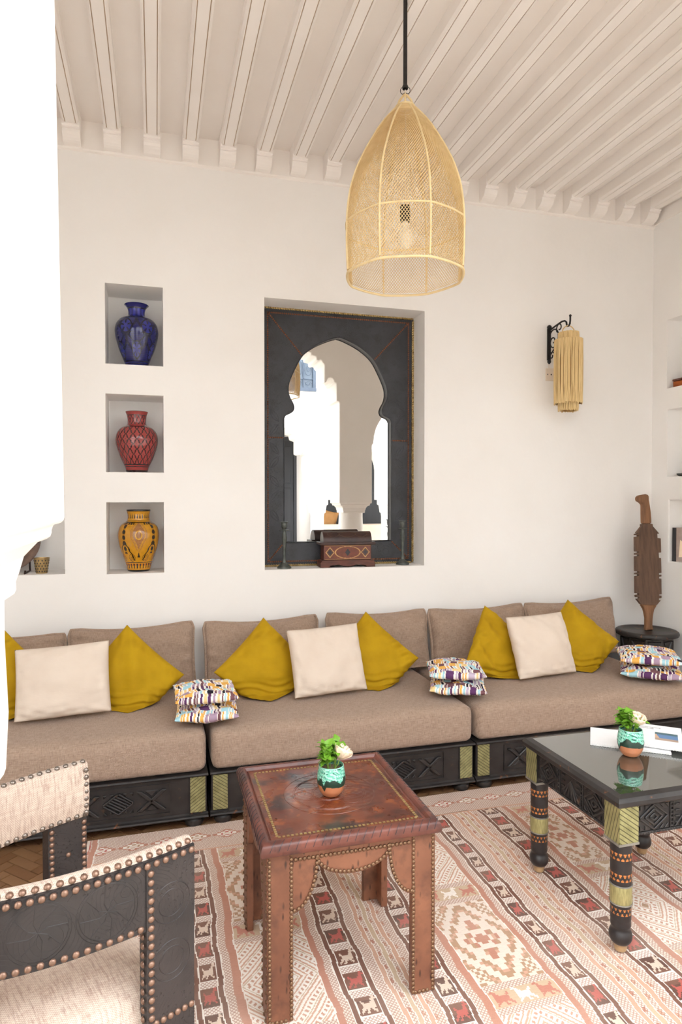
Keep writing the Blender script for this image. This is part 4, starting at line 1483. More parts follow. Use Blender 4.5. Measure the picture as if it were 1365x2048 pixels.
MB().lathe([(.02, .0), (.03, .009), (.02, .016), (.004, .02)], 18, c=(0, 0, .007)).build('pebble', 'bookdark', t, smooth=60)

# ================================================================== STOOL AND CARVED PADDLE
t = thing('round_stool', 'round black carved wooden stool in the right corner', 'stool', (3.235, 3.715, 0))
MB().lathe([(.0, .578), (.188, .578), (.200, .583), (.203, .594), (.198, .606), (.190, .612), (.165, .612), (.160, .609), (.0, .609)], 56, caps=False).build('top', 'ebony_worn', t, smooth=40)
n8 = 10
body = MB()
ring = [(.168 * math.cos(2 * math.pi * k_ / n8 + .2), .168 * math.sin(2 * math.pi * k_ / n8 + .2)) for k_ in range(n8)]
body.prism(ring, 'z', .0, .578)
body.build('body', 'ebony', t, bevel=.004)
for k_ in range(n8):
    a, b = Vector((*ring[k_], 0)), Vector((*ring[(k_ + 1) % n8], 0))
    nrm = ((a + b) / 2).normalized()
    ax = (b - a).normalized()
    c = MB()
    for z0_ in (.03, .21, .39):
        for sg in (-1, 1):
            p0 = a + (b - a) * .14 + Vector((0, 0, z0_ if sg > 0 else z0_ + .165)); p1 = a + (b - a) * .86 + Vector((0, 0, z0_ + .165 if sg > 0 else z0_))
            c.tube([p0 + nrm * .001, p1 + nrm * .001], .005, 4)
        for zz in (z0_ - .004, z0_ + .169):
            c.tube([a + (b - a) * .08 + nrm * .001 + Vector((0, 0, zz)), a + (b - a) * .92 + nrm * .001 + Vector((0, 0, zz))], .004, 4)
    c.build('carved_panel', 'ebony', t)

pad = [(340, 165), (346, 140), (360, 120), (440, 105), (468, 112), (476, 135), (475, 175), (484, 260), (490, 330), (490, 455), (508, 462), (508, 485), (580, 575), (556, 578), (556, 627), (595, 632),
       (590, 800), (560, 802), (560, 862), (585, 865), (580, 1040), (550, 1043), (550, 1060), (578, 1062), (577, 1082), (550, 1085), (550, 1105), (575, 1108), (568, 1290), (540, 1292), (540, 1306), (566, 1308),
       (564, 1335), (533, 1338), (533, 1358), (555, 1360), (505, 1415), (470, 1465), (455, 1515), (445, 1570), (438, 1650), (447, 1700), (353, 1700), (366, 1650), (371, 1560), (362, 1490), (352, 1450), (320, 1395), (275, 1330),
       (305, 1328), (305, 1312), (272, 1310), (270, 1285), (303, 1282), (303, 1268), (270, 1265), (278, 1066), (313, 1063), (313, 1048), (278, 1046), (278, 1028), (315, 1025), (315, 1012), (280, 1010),
       (287, 835), (325, 833), (325, 820), (288, 818), (290, 797), (325, 795), (325, 783), (290, 780), (297, 607), (333, 604), (333, 590), (298, 588), (300, 574), (333, 570), (312, 563), (378, 485), (378, 460), (392, 455), (396, 330), (400, 230), (378, 205), (348, 186)]
pp = [((a - 400) / 5.85 * .0041, (1700 - b) / 5.85 * .00342) for a, b in pad]
t = thing('carved_paddle', 'notched dark wooden paddle standing on the round black stool', 'paddle', (3.235, 3.70, .6112))
lean = R(5)
def shear(o_):
    o_.rotation_euler.x = -lean
    return o_
iA, iB = 41, 35   # outline split into blade, handle and tail
zsplit_hi, zsplit_lo = (1700 - 470) / 5.85 * .00342, (1700 - 1440) / 5.85 * .00342
blade_idx = [i for i, (a, b) in enumerate(pad) if 455 <= b <= 1416]
bl = [pp[i] for i in blade_idx]
# blade keeps a straight top (collar) and meets the tail below
shear(MB().prism(bl, 'y', -.011, .011).build('blade', 'wood_brown', t, bevel=.003))
hd = [pp[i] for i, (a, b) in enumerate(pad) if b <= 456]
shear(MB().prism(hd, 'y', -.019, .019).build('handle', 'wood_light', t, bevel=.010, seg=3))
tl = [pp[i] for i, (a, b) in enumerate(pad) if b >= 1395]
shear(MB().prism(tl, 'y', -.016, .016).build('tail', 'wood_light', t, bevel=.009, seg=3))

# ================================================================== WALL LAMP
def make_sconce():
    X0, Y0, Z0 = 2.607, WY, 2.44
    t = thing('wall_lamp', 'raffia wall lamp hanging from a black scrolled iron bracket', 'lamp', (X0, Y0, Z0))
    br = MB().box(-.012, .012, -.012, 0, .02, .235)
    br.lathe([(.0, .228), (.014, .236), (.017, .246), (.012, .256), (.0, .262)], 14, c=(0, -.010, 0), caps=False)
    br.lathe([(.004, -.006), (.012, .004), (.013, .014), (.006, .024)], 14, c=(0, -.010, 0))
    br.build('back_plate', 'iron', t, smooth=40)
    arm = [(0, -.008, .222), (.004, -.07, .237), (.010, -.14, .252), (.014, -.165, .250), (.016, -.18, .238), (.017, -.182, .222), (.016, -.19, .208), (.016, -.205, .206), (.016, -.218, .218), (.016, -.222, .238), (.016, -.222, .262)]
    a_ = MB().tube(arm, .006, 8)
    a_.lathe([(.0, -.008), (.008, -.003), (.009, .003), (.004, .009)], 12, c=(.016, -.222, .268))
    a_.build('arm', 'iron', t, smooth=True)
    sc = MB()
    def spiral(c, r0, r1, a0, a1, n=22):
        return [(0.004, c[0] + (r0 + (r1 - r0) * i / n) * math.cos(R(a0 + (a1 - a0) * i / n)), c[1] + (r0 + (r1 - r0) * i / n) * math.sin(R(a0 + (a1 - a0) * i / n))) for i in range(n + 1)]
    sc.tube(spiral((-.058, .168), .052, .050, 20, 160), .0048, 7)
    sc.tube(spiral((-.050, .140), .050, .010, 180, 620), .0045, 7)
    sc.tube([(0.004, -.108, .18), (.004, -.106, .15), (.004, -.09, .115), (.004, -.06, .085), (.004, -.025, .06), (.004, -.008, .05)], .0048, 7)
    sc.tube(spiral((-.12, .215), .035, .010, -40, 300), .0042, 7)
    sc.tube(spiral((-.035, .045), .028, .008, 150, -200), .0042, 7)
    sc.build('scrollwork', 'iron', t, smooth=True)
    # lamp body hangs from the hook
    cx, cy = .016, -.205
    lamp = (cx, cy, 0)
    MB().tube([(cx + .050 * math.cos(R(a)), cy, .150 + .058 * math.sin(R(a))) for a in range(0, 181, 12)], .0035, 7).build('loop', 'rattan', t, smooth=True)
    tiers = [('top_tier', .062, .100, .162), ('main_tier', .087, -.305, .115), ('bottom_tier', .061, -.352, -.290)]
    for nm, r0, z0, z1 in tiers:
        core = MB().lathe([(r0 - .004, z0 + .002), (r0 - .002, z1 - .004), (r0 - .012, z1 - .002)], 40, c=(cx, cy, 0), caps=False).build(nm, 'raffia_in', t, smooth=60)
        st = MB()
        n_ = int(r0 * 2 * math.pi / .0040)
        for k_ in range(n_):
            an = 2 * math.pi * (k_ + random.uniform(-.35, .35)) / n_
            tilt = random.uniform(-.05, .05) * (1.4 if nm == 'main_tier' else .5)
            w_ = random.uniform(.0016, .0032)
            off = random.uniform(0, .0022)
            zs_ = [z0 + random.uniform(-.006, .006), z0 + (z1 - z0) * .33, z0 + (z1 - z0) * .67, z1 + random.uniform(-.001, .002)]
            rows_ = []
            for q_, zz in enumerate(zs_):
                f = q_ / 3.0
                aa = an + tilt * math.sin(f * math.pi) * 1.2
                rr = r0 + off + (.002 if 0 < q_ < 3 else 0)
                da = w_ / r0
                rows_.append(((cx + rr * math.cos(aa - da), cy + rr * math.sin(aa - da), zz), (cx + (rr + .0018) * math.cos(aa), cy + (rr + .0018) * math.sin(aa), zz), (cx + rr * math.cos(aa + da), cy + rr * math.sin(aa + da), zz)))
            vs = [p for r3 in rows_ for p in r3]
            st.add(vs, [f for q_ in range(3) for f in ((q_ * 3, q_ * 3 + 1, q_ * 3 + 4, q_ * 3 + 3), (q_ * 3 + 1, q_ * 3 + 2, q_ * 3 + 5, q_ * 3 + 4))])
        o_ = st.build('raffia_strands', 'raffia', core)
        o_['kind'] = 'stuff'
        top = MB().lathe([(r0 - .03, z1 - .001), (r0, z1), (r0 + .002, z1 - .003)], 40, c=(cx, cy, 0), caps=False)
        top.build('top_ring', 'raffia', core, smooth=50)
    MB().tube([(0, -.006, .0), (.0, -.005, -.03), (-.002, -.004, -.075)], .0022, 6).build('cord', 'white_plastic', t, smooth=True)
make_sconce()
t = thing('wall_socket', 'square ivory wall socket plate behind the raffia lamp', 'socket', (2.625, WY, 2.363))
MB().box(-.043, .043, -.008, 0, -.043, .043).build('plate', 'white_plastic', t, bevel=.004)
MB().lathe([(.004, 0), (.004, .001)], 10, m=Matrix.Translation((-.028, -.008, 0)) @ Matrix.Rotation(R(90), 4, 'X')).lathe([(.005, 0), (.005, .001)], 10, m=Matrix.Translation((.0, -.008, 0)) @ Matrix.Rotation(R(90), 4, 'X')).build('pin_holes', 'bookdark', t)

# ================================================================== PENDANT
def make_pendant():
    PX, PY, PZ = 1.0016, 2.5545, 2.425
    t = thing('pendant_lamp', 'large woven rattan dome pendant lamp hanging from a black rod', 'lamp', (PX, PY, PZ))
    prof = [(.246, 0), (.251, .08), (.2525, .155), (.250, .245), (.237, .337), (.208, .428), (.162, .519), (.107, .612), (.060, .670), (.036, .695)]
    p = np.array(prof)
    d = np.r_[0, np.cumsum(np.hypot(np.diff(p[:, 0]), np.diff(p[:, 1])))]
    def at(s):
        return np.interp(s, d, p[:, 0]), np.interp(s, d, p[:, 1])
    def smooth_at(s):
        rs, zs = zip(*[at(min(max(s + e, 0), d[-1])) for e in (-.03, -.015, 0, .015, .03)])
        return sum(rs) / 5, sum(zs) / 5
    # 8-sided flattening between the ribs
    a_cam = math.atan2(-PY, -PX)
    def oct_(phi, r):
        k_ = ((phi - a_cam) % (math.pi / 4)) - math.pi / 8
        # ribs sit at a_cam +- 22.5 degrees; the mesh is drawn flat between them
        kk = ((phi - a_cam - math.pi / 8) % (math.pi / 4)) - math.pi / 8
        flat = math.cos(math.pi / 8) / math.cos(kk)
        return r * (1 - .45 * (1 - flat))
    N, seg = 128, 44
    st = MB()
    rad = .00135
    for sg in (-1, 1):
        for k_ in range(N):
            p0 = 2 * math.pi * k_ / N
            pts = []
            for i in range(seg + 1):
                s = d[-1] * i / seg
                r, z = smooth_at(s)
                phi = p0 + sg * s * 3.1
                rr = oct_(phi, r) + .0007 * sg
                pts.append((rr * math.cos(phi), rr * math.sin(phi), z))
            st.tube(pts, rad, 3, caps=False)
    o_ = st.build('woven_mesh', 'rattan', t, smooth=80)
    o_['kind'] = 'stuff'
    for k_ in range(8):
        phi = a_cam + math.pi / 8 + k_ * math.pi / 4
        pts = []
        for i in range(31):
            r, z = smooth_at(d[-1] * i / 30)
            pts.append(((r + .002) * math.cos(phi), (r + .002) * math.sin(phi), z))
        MB().tube(pts, .0042, 8).build('rib', 'rattan_rib', t, smooth=True)
    for zz, rr, w_ in ((.0, .247, .0055), (.205, .2515, .0042)):
        MB().tube([((oct_(R(a), rr) + .001) * math.cos(R(a)), (oct_(R(a), rr) + .001) * math.sin(R(a)), zz) for a in range(0, 360, 5)], w_, 8, closed=True).build('hoop', 'rattan_rib', t, smooth=True)
    MB().tube([(.038 * math.cos(R(a)), .038 * math.sin(R(a)), .697) for a in range(0, 360, 12)], .005, 8, closed=True).build('hoop', 'rattan_rib', t, smooth=True)
    # dense woven crown below the top ring
    cr = MB()
    for i in range(9):
        r, z = smooth_at(d[-1] - .006 * i)
        cr.tube([((oct_(R(a), r) + .0005) * math.cos(R(a)), (oct_(R(a), r) + .0005) * math.sin(R(a)), z) for a in range(0, 360, 10)], .0026, 5, closed=True)
    cr.build('woven_crown', 'rattan', t, smooth=True)
    for an in (a_cam + R(90), a_cam):
        dx, dy = math.cos(an), math.sin(an)
        MB().tube([(dx * .036, dy * .036, .695), (dx * .024, dy * .024, .728), (dx * .006, dy * .006, .750), (-dx * .006, -dy * .006, .750), (-dx * .024, -dy * .024, .728), (-dx * .036, -dy * .036, .695)], .0045, 8).build('loop', 'rattan_rib', t, smooth=True)
    top = CZ - PZ
    MB().lathe([(.0085, .775), (.0085, top)], 14).build('rod', 'iron', t, smooth=40)
    hk = MB()
    for sx in (-1, 1):
        ux, uy = math.cos(a_cam + R(90)), math.sin(a_cam + R(90))
        hk.tube([(sx * ux * .010 + ux * .010 * math.cos(R(a)), sx * uy * .010 + uy * .010 * math.cos(R(a)), .768 + .014 * math.sin(R(a))) for a in range(0, 360, 30)], .0014, 5, closed=True)
    hk.build('chain_links', 'iron', t, smooth=True)
    MB().lathe([(.0, .775), (.012, .775), (.013, .782), (.010, .790)], 14).build('rod_end', 'iron', t, smooth=40)
    MB().tube([(0, 0, .77), (.003, 0, .55), (0, 0, .30)], .003, 6).build('cable', 'white_plastic', t, smooth=True)
    MB().lathe([(.004, .30), (.020, .295), (.022, .25), (.019, .228)], 18).build('socket', 'iron', t, smooth=40)
    MB().lathe([(.014, .228), (.017, .215), (.030, .185), (.034, .160), (.029, .135), (.014, .121), (.001, .118)], 24).build('bulb', 'bulb', t, smooth=60)
make_pendant()

# ================================================================== BROWN LEATHER SIDE TABLE
def make_leather_table():
    CX, CY = .549, 2.07
    TX, TY, TZ = .273, .285, .540       # half sizes and height of the top
    t = thing('leather_side_table', 'brown leather side table with brass nails and scalloped aprons', 'table', (CX, CY, 0))
    # top panel and rounded rim
    MB().box(-TX + .03, TX - .03, -TY + .03, TY - .03, .498, .528).build('top_panel', 'top_leather', t)
    rim = MB()
    sec = [(0, .500), (.004, .496), (.012, .503)] + [(.022 - .0 - .022 * math.cos(R(a)) * 0 + .0, 0) for a in ()]
    prof = [(.030, .500), (.004, .500), (.0, .506), (-.001, .516), (.002, .528), (.009, .537), (.018, .540), (.026, .538), (.030, .533), (.033, .528), (.036, .531), (.040, .5285), (.040, .52)]
    vs, fs = [], []
    for s_, z_ in prof:
        vs += [(-TX + s_, -TY + s_, z_), (TX - s_, -TY + s_, z_), (TX - s_, TY - s_, z_), (-TX + s_, TY - s_, z_)]
    n_ = len(prof)
    for i in range(n_):
        j = (i + 1) % n_
        for k_ in range(4):
            fs.append((i * 4 + k_, i * 4 + (k_ + 1) % 4, j * 4 + (k_ + 1) % 4, j * 4 + k_))
    rim_o = MB().add(vs, fs).build('rim', 'rim_leather', t, smooth=35)
    # oblique tool cuts on the rim
    cuts = MB()
    for sx, sy in ((1, 0), (0, 1)):
        Lr = 2 * (TX if sx else TY)
        nn = int(Lr / .024)
        for k_ in range(1, nn):
            q = -Lr / 2 + Lr * k_ / nn
            for sd in (-1, 1):
                pts = []
                for (s_, z_), off in zip(prof[3:7], (0, .006, .013, .02)):
                    e = .0006
                    pts.append((q + off, sd * (TY - s_ + e), z_ + e) if sx else (sd * (TX - s_ + e), q + off, z_ + e))
                cuts.tube(pts, .0009, 4)
    o_ = cuts.build('tool_marks', 'bookdark', rim_o)
    o_['kind'] = 'stuff'
    # staple like brass stitching along the inner edge of the top
    stt = MB()
    for sx, sy in ((1, 0), (0, 1)):
        h_ = (TX if sx else TY) - .062
        nn = int(2 * h_ / .0125)
        for k_ in range(nn + 1):
            q = -h_ + 2 * h_ * k_ / nn
            for sd in (-1, 1):
                if sx:
                    stt.box(q - .0035, q + .0035, sd * (TY - .056) - .0035, sd * (TY - .056) + .0035, .5281, .5298)
                else:
                    stt.box(sd * (TX - .056) - .0035, sd * (TX - .056) + .0035, q - .0035, q + .0035, .5281, .5298)
    o_ = stt.build('brass_stitching', 'gold', t)
    o_['kind'] = 'stuff'
    # embossed rings on the top
    emb = MB()
    for r_ in (.052, .058, .115, .121, .150):
        emb.tube([(r_ * math.cos(R(a)), r_ * math.sin(R(a)) + .01, .528) for a in range(0, 360, 8)], .0011, 5, closed=True)
    for k_ in range(8):
        an = 2 * math.pi * k_ / 8
        pts = [(.088 * math.cos(an) + .03 * math.cos(an + R(a)), .01 + .088 * math.sin(an) + .03 * math.sin(an + R(a)), .528) for a in range(0, 360, 20)]
        emb.tube(pts, .0010, 5, closed=True)
    o_ = emb.build('embossing', 'top_leather', t)
    o_['kind'] = 'stuff'
    # legs (corner boards) and aprons
    LX0, LX1, LY0, LY1 = -.254, .262, -.262, .238
    w_, th = .076, .024
    for sx in (0, 1):
        for sy in (0, 1):
            x_ = LX0 if sx == 0 else LX1
            y_ = LY0 if sy == 0 else LY1
            dx, dy = (1 if sx == 0 else -1), (1 if sy == 0 else -1)
            poly = [(x_, y_), (x_ + dx * w_, y_), (x_ + dx * w_, y_ + dy * th), (x_ + dx * th, y_ + dy * th), (x_ + dx * th, y_ + dy * w_), (x_, y_ + dy * w_)]
            if dx * dy < 0:
                poly = poly[::-1]
            MB().prism(poly, 'z', .008, .500).build('leg', 'tan_leather', t, bevel=.003)
    def apron_profile(a0, a1):
        c = (a0 + a1) / 2
        hw = .111
        ap = [(a0, .500), (a1, .500), (a1, .318)]
        # right spandrel curve rising to the cusp
        for k_ in range(1, 9):
            f = k_ / 8
            ap.append((a1 - (a1 - c - hw) * math.sin(f * math.pi / 2) ** 1.0, .318 + (.468 - .318) * (1 - math.cos(f * math.pi / 2))))
        for k_ in range(1, 16):
            an = math.pi * k_ / 16
            ap.append((c + hw * math.cos(an), .468 - .060 * math.sin(an)))
        for k_ in range(8, 0, -1):
            f = k_ / 8
            ap.append((a0 + (c - hw - a0) * math.sin(f * math.pi / 2), .318 + (.468 - .318) * (1 - math.cos(f * math.pi / 2))))
        ap.append((a0, .318))
        return ap
    fx = apron_profile(LX0 + w_, LX1 - w_)
    fy = apron_profile(LY0 + w_, LY1 - w_)
    MB().prism(fx, 'y', LY0 + .002, LY0 + .018).build('apron', 'tan_leather', t)
    MB().prism(fx, 'y', LY1 - .018, LY1 - .002).build('apron', 'tan_leather', t)
    MB().prism(fy, 'x', LX0 + .002, LX0 + .018).build('apron', 'tan_leather', t)
    MB().prism(fy, 'x', LX1 - .018, LX1 - .002).build('apron', 'tan_leather', t)
    # nails: all on the two faces that show (front and left), fewer on the others
    rr = .0060
    def face(to3, nrm, a0, a1, prof_, rich, step):
        cnt = 0
        lines = []
        for xx in (a0 + .008, a0 + w_ - .005, a1 - w_ + .005, a1 - .008):
            lines.append([(xx, .490), (xx, .016)])
        lines.append([(a0 + .016, .014), (a0 + w_ - .012, .014)])
        lines.append([(a1 - w_ + .012, .014), (a1 - .016, .014)])
        if rich:
            low = prof_[2:]
            c = (a0 + a1) / 2
            lines.append([(p[0], p[1] + .008) for p in low])
            lines.append([(a0 + w_ + .008, .474), (a1 - w_ - .008, .474)])
        for ln in lines:
            for p in along([to3(*q) for q in ln], step):
                nail(p, nrm, t, rr, 'nail_table')
    face(lambda a, z: (a, LY0, z), (0, -1, 0), LX0, LX1, fx, True, .0128)
    face(lambda a, z: (LX0, a, z), (-1, 0, 0), LY0, LY1, fy, False, .026)
    return t
M['rim_leather'] = leather('worn_rim_leather', (120, 66, 52), (84, 48, 42), (46, 32, 34), .38, .3, True)
make_leather_table()

# ================================================================== BLACK GLASS TOPPED TABLE
def make_black_table():
    X0, X1, Y0, Y1 = 1.425, 2.020, 1.752, 2.330
    CX, CY = (X0 + X1) / 2, (Y0 + Y1) / 2
    hx, hy = (X1 - X0) / 2, (Y1 - Y0) / 2
    t = thing('black_coffee_table', 'black carved wooden coffee table with glass top and brass corners', 'table', (CX, CY, 0))
    fw = .030
    prof = [(.006, .505), (0, .511), (0, .524), (.008, .536), (fw, .541), (fw, .505)]
    vs, fs = [], []
    for s_, z_ in prof:
        vs += [(-hx + s_, -hy + s_, z_), (hx - s_, -hy + s_, z_), (hx - s_, hy - s_, z_), (-hx + s_, hy - s_, z_)]
    n_ = len(prof)
    for i in range(n_):
        j = (i + 1) % n_
        for k_ in range(4):
            fs.append((i * 4 + k_, i * 4 + (k_ + 1) % 4, j * 4 + (k_ + 1) % 4, j * 4 + k_))
    MB().add(vs, fs).build('top_frame', 'ebony_worn', t, bevel=.0015)
    MB().box(-hx + fw, hx - fw, -hy + fw, hy - fw, .508, .531).build('top_board', 'ebony', t)
    MB().box(-hx + fw, hx - fw, -hy + fw, hy - fw, .5313, .5405).build('glass_pane', 'glass_top', t)
    # corner posts wrapped in brass, turned legs below
    lx, ly = hx - .050, hy - .050
    bw = .036
    def fleg(th, tt):
        k_ = th / (2 * math.pi) * 15
        c = np.empty((len(th), 3), np.float32); c[:] = linarr((40, 36, 37))
        z = tt * .378
        for z0 in (.333, .262, .147):
            for row in (0, 1):
                zz = (z - (z0 - row * .013)) / .011
                tri = (zz > 0) & (zz < 1) & (np.abs(((k_ + .5 * row) % 1) - .5) < (.36 * (1 - zz if row == 1 else zz)) + .05)
                c[tri] = linarr((196, 122, 62))
        c[z < .030] = linarr((176, 146, 108))
        return c
    legp = [(.0, .0085), (.018, .0085), (.020, .020), (.022, .034), (.034, .046), (.038, .062), (.034, .080), (.027, .088), (.032, .094), (.034, .103), (.030, .110), (.033, .114), (.0335, .20), (.034, .30), (.0345, .378)]
    for sx in (-1, 1):
        for sy in (-1, 1):
            leg = thing_part('leg', t, (sx * lx, sy * ly, 0))
            lg = painted_lathe('leg', legp, fleg, 'inlay', t, n=90, rows=150)
            lg.location = (sx * lx, sy * ly, 0)
            MB().lathe([(.0345, .176), (.0352, .180), (.0352, .230), (.0345, .234)], 28, caps=False).build('brass_sleeve', 'brass_v', lg, smooth=40)
            for zz in (.174, .236):
                MB().tube([(.0350 * math.cos(R(a)), .0350 * math.sin(R(a)), zz) for a in range(0, 360, 15)], .0022, 6, closed=True).build('sleeve_ring', 'solder', lg, smooth=True)
            post = MB().box(-bw + .002, bw - .002, -bw + .002, bw - .002, .378, .506).build('corner_post', 'ebony', t, loc=(sx * lx, sy * ly, 0))
            MB().box(-bw, bw, sy * bw if sy > 0 else -bw - .002, sy * bw + .002 if sy > 0 else -bw, .384, .502).build('brass_plate', 'brass_a', post)
            MB().box(sx * bw if sx > 0 else -bw - .002, sx * bw + .002 if sx > 0 else -bw, -bw, bw, .384, .502).build('brass_plate', 'brass_h', post)
            MB().box(-bw - .003, bw + .003, -bw - .003, bw + .003, .376, .384).build('solder_edge', 'solder', post)
    # carved aprons
    def apron(length, place):
        a0, a1, z0, z1 = -length / 2, length / 2, .400, .506
        n = max(3, int(round(length / .145)))
        base = MB().box(a0, a1, .006, .020, z0, z1)
        c = MB().box(a0, a1, .0, .008, z1 - .010, z1).box(a0, a1, .0, .008, z0, z0 + .008)
        m_ = int(length / .011)
        for k_ in range(m_):
            q = a0 + length * (k_ + .5) / m_
            c.box(q - .003, q + .003, -.002, .006, z0 + .001, z0 + .007)
        cw = length / n
        zc, hz = (z0 + z1) / 2, .042
        for i in range(n):
            xc = a0 + cw * (i + .5)
            hw = cw * .40
            # ladder strip between the fields
            if i:
                xb = a0 + cw * i
                c.box(xb - .007, xb - .005, 0, .008, z0, z1).box(xb + .005, xb + .007, 0, .008, z0, z1)
                for k_ in range(7):
                    c.box(xb - .005, xb + .005, .001, .008, z0 + .012 + k_ * .013, z0 + .017 + k_ * .013)
            if i % 2 == 0:
                for f in (1.0, .62, .28):
                    pts = [(xc - hw * f, zc), (xc, zc + hz * f), (xc + hw * f, zc), (xc, zc - hz * f)]
                    for p, q in zip(pts, pts[1:] + pts[:1]):
                        d = Vector((q[0] - p[0], q[1] - p[1])).normalized()
                        nx_, nz_ = -d.y * .0035, d.x * .0035
                        c.prism([(p[0] + nx_, p[1] + nz_), (p[0] - nx_, p[1] - nz_), (q[0] - nx_, q[1] - nz_), (q[0] + nx_, q[1] + nz_)], 'y', .0, .008)
                for sgx in (-1, 1):
                    for sgz in (-1, 1):
                        for k_ in (0, 1):
                            x1_ = xc + sgx * hw * (1 - .35 * k_); z1_ = zc + sgz * hz
                            c.prism([(x1_, z1_), (x1_ - sgx * .016, z1_), (x1_, z1_ - sgz * .016)], 'y', .001, .008)
            else:
                for k_ in range(6):
                    f = -1 + 2 * k_ / 5
                    c.prism([(xc + f * hw - .003, zc - hz), (xc + f * hw + .004, zc - hz), (xc - f * hw * .3 + .004, zc + hz), (xc - f * hw * .3 - .003, zc + hz)], 'y', .0004 * k_, .008)
                for k_ in range(4):
                    zz = zc - hz + .01 + k_ * .02
                    c.box(xc - hw, xc - hw + .02, .001, .008, zz, zz + .005)
                    c.box(xc + hw - .02, xc + hw, .001, .008, zz, zz + .005)
        o_ = base.build('apron', 'ebony', t)
        o_.location, o_.rotation_euler.z = place[0], place[1]
        cv = c.build('carving', 'ebony', o_, bevel=.001, seg=1)
    apron(2 * (lx - bw), ((0, -ly - bw + .006, 0), 0))
    apron(2 * (lx - bw), ((0, ly + bw - .006, 0), R(180)))
    apron(2 * (ly - bw), ((-lx - bw + .006, 0, 0), R(-90)))
    apron(2 * (ly - bw), ((lx + bw - .006, 0, 0), R(90)))
def thing_part(*a):
    return None
make_black_table()

# spiral bound booklets
def booklet(label, corner, ang, w_, d_, z0, pic):
    t = thing('spiral_booklet', label, 'booklet', (corner[0], corner[1], z0), ang, group='white spiral bound booklets')
    MB().box(0, w_, .006, d_, .0005, .007).build('pages', 'paper', t)
    nx_, ny_ = 90, 64
    gx = np.linspace(0, w_, nx_ + 1); gy = np.linspace(.004, d_, ny_ + 1)
    vs = [(a, b, .0078) for b in gy for a in gx]
    fs = [(j * (nx_ + 1) + i, j * (nx_ + 1) + i + 1, (j + 1) * (nx_ + 1) + i + 1, (j + 1) * (nx_ + 1) + i) for j in range(ny_) for i in range(nx_)]
    me = MB().add(vs, fs).mesh('cover')
    X, Y = np.meshgrid((gx[:-1] + gx[1:]) / 2 / w_, (gy[:-1] + gy[1:]) / 2 / d_)
    c = np.empty(X.shape + (3,), np.float32); c[:] = linarr((246, 246, 247))
    if pic:
        m_ = (X > .52) & (X < .92) & (Y > .30) & (Y < .66)
        c[m_] = linarr((92, 132, 178))
        c[m_ & (X + Y * .3 < .72)] = linarr((214, 176, 142))
        c[m_ & (Y < .40)] = linarr((176, 150, 132))
        c[m_ & (Y > .57)] = linarr((70, 108, 120))
        for k_, (ya, a, b) in enumerate(((.86, .1, .62), (.80, .1, .5))):
            mm = (np.abs(Y - ya) < .012) & (X > a) & (X < b) & (np.sin(X * 260) > -.35)
            c[mm] = linarr((120, 120, 124))
    paint(me, c.reshape(-1, 3))
    o_ = link('cover', me, 'cover', t)
    so = o_.modifiers.new('thickness', 'SOLIDIFY'); so.thickness = .0008; so.offset = -1
    co = MB()
    n = int(w_ / .009)
    for k_ in range(n):
        q = .006 + (w_ - .012) * k_ / (n - 1)
        co.tube([(q + .0012 * math.sin(R(a)), .004 + .0058 * math.cos(R(a)), .0052 + .0052 * math.sin(R(a))) for a in range(0, 360, 45)], .0011, 4, closed=True)
    co.build('spiral_binding', 'paper', t)
booklet('white spiral bound booklet lying lower on the glass table, left end showing', (1.628, 2.168), math.atan2(-.60, .80), .285, .200, .5412, False)
booklet('white spiral bound booklet with a blue photo, on top of the other booklet', (1.745, 2.118), math.atan2(-.66, .75), .205, .262, .5540, True)

# ================================================================== GLAZED POTS WITH MINT AND A ROSE
leaf_vs, leaf_fs = [], []
for i in range(6):
    f = i / 5
    wv = [.10, .62, 1.0, .86, .50, .02][i]
    ser = [1, .9, 1.06, .92, 1.06, 1][i]
    zc_ = .10 * math.sin(f * math.pi) - .18 * f * f
    for s_ in (-1, -.5, 0, .5, 1):
        leaf_vs.append((f, s_ * .33 * wv * ser, zc_ + .10 * abs(s_) * wv + .03 * math.sin(i * 2.1 + s_ * 3)))
for i in range(5):
    for j in range(4):
        leaf_fs.append((i * 5 + j, i * 5 + j + 1, (i + 1) * 5 + j + 1, (i + 1) * 5 + j))
leaf_me = MB().add(leaf_vs, leaf_fs).mesh('leaf', 80)
leaf_me.materials.append(M['leaf'])
def f_pot(seed):
    def f(th, t):
        e1 = .62 + .06 * np.sin(th * 3 + seed) + .05 * np.sin(th * 7 + seed * 2)
        drip = .28 * np.exp(-((((th + .25 + .1 * seed) + math.pi) % (2 * math.pi) - math.pi) / .14) ** 2)
        drip2 = .20 * np.exp(-((((th - 1.6) + math.pi) % (2 * math.pi) - math.pi) / .18) ** 2)
        wq = 1.7 * np.sin(th * 5 + t * 9 + seed) + 1.3 * np.sin(t * 17 - th * 4)
        nz = np.sin(th * 13 + t * 21 + wq) * np.sin(th * 7 - t * 33 + 1.4 * wq) + .5 * np.sin(th * 19 + t * 47 + 2 * wq)
        c = np.empty((len(th), 3), np.float32); c[:] = linarr((206, 134, 94))
        low = .40 + .02 * np.sin(th * 2 + seed)
        c[t > low - drip * .55] = linarr((30, 58, 46))
        up = t > (e1 - drip * .9 - drip2 * .7)
        c[up] = linarr((110, 196, 168))
        c[up & (nz > .35)] = linarr((178, 228, 210))
        c[up & (nz < -.72)] = linarr((40, 96, 78))
        c[t > .965] = linarr((150, 214, 192))
        return c
    return f
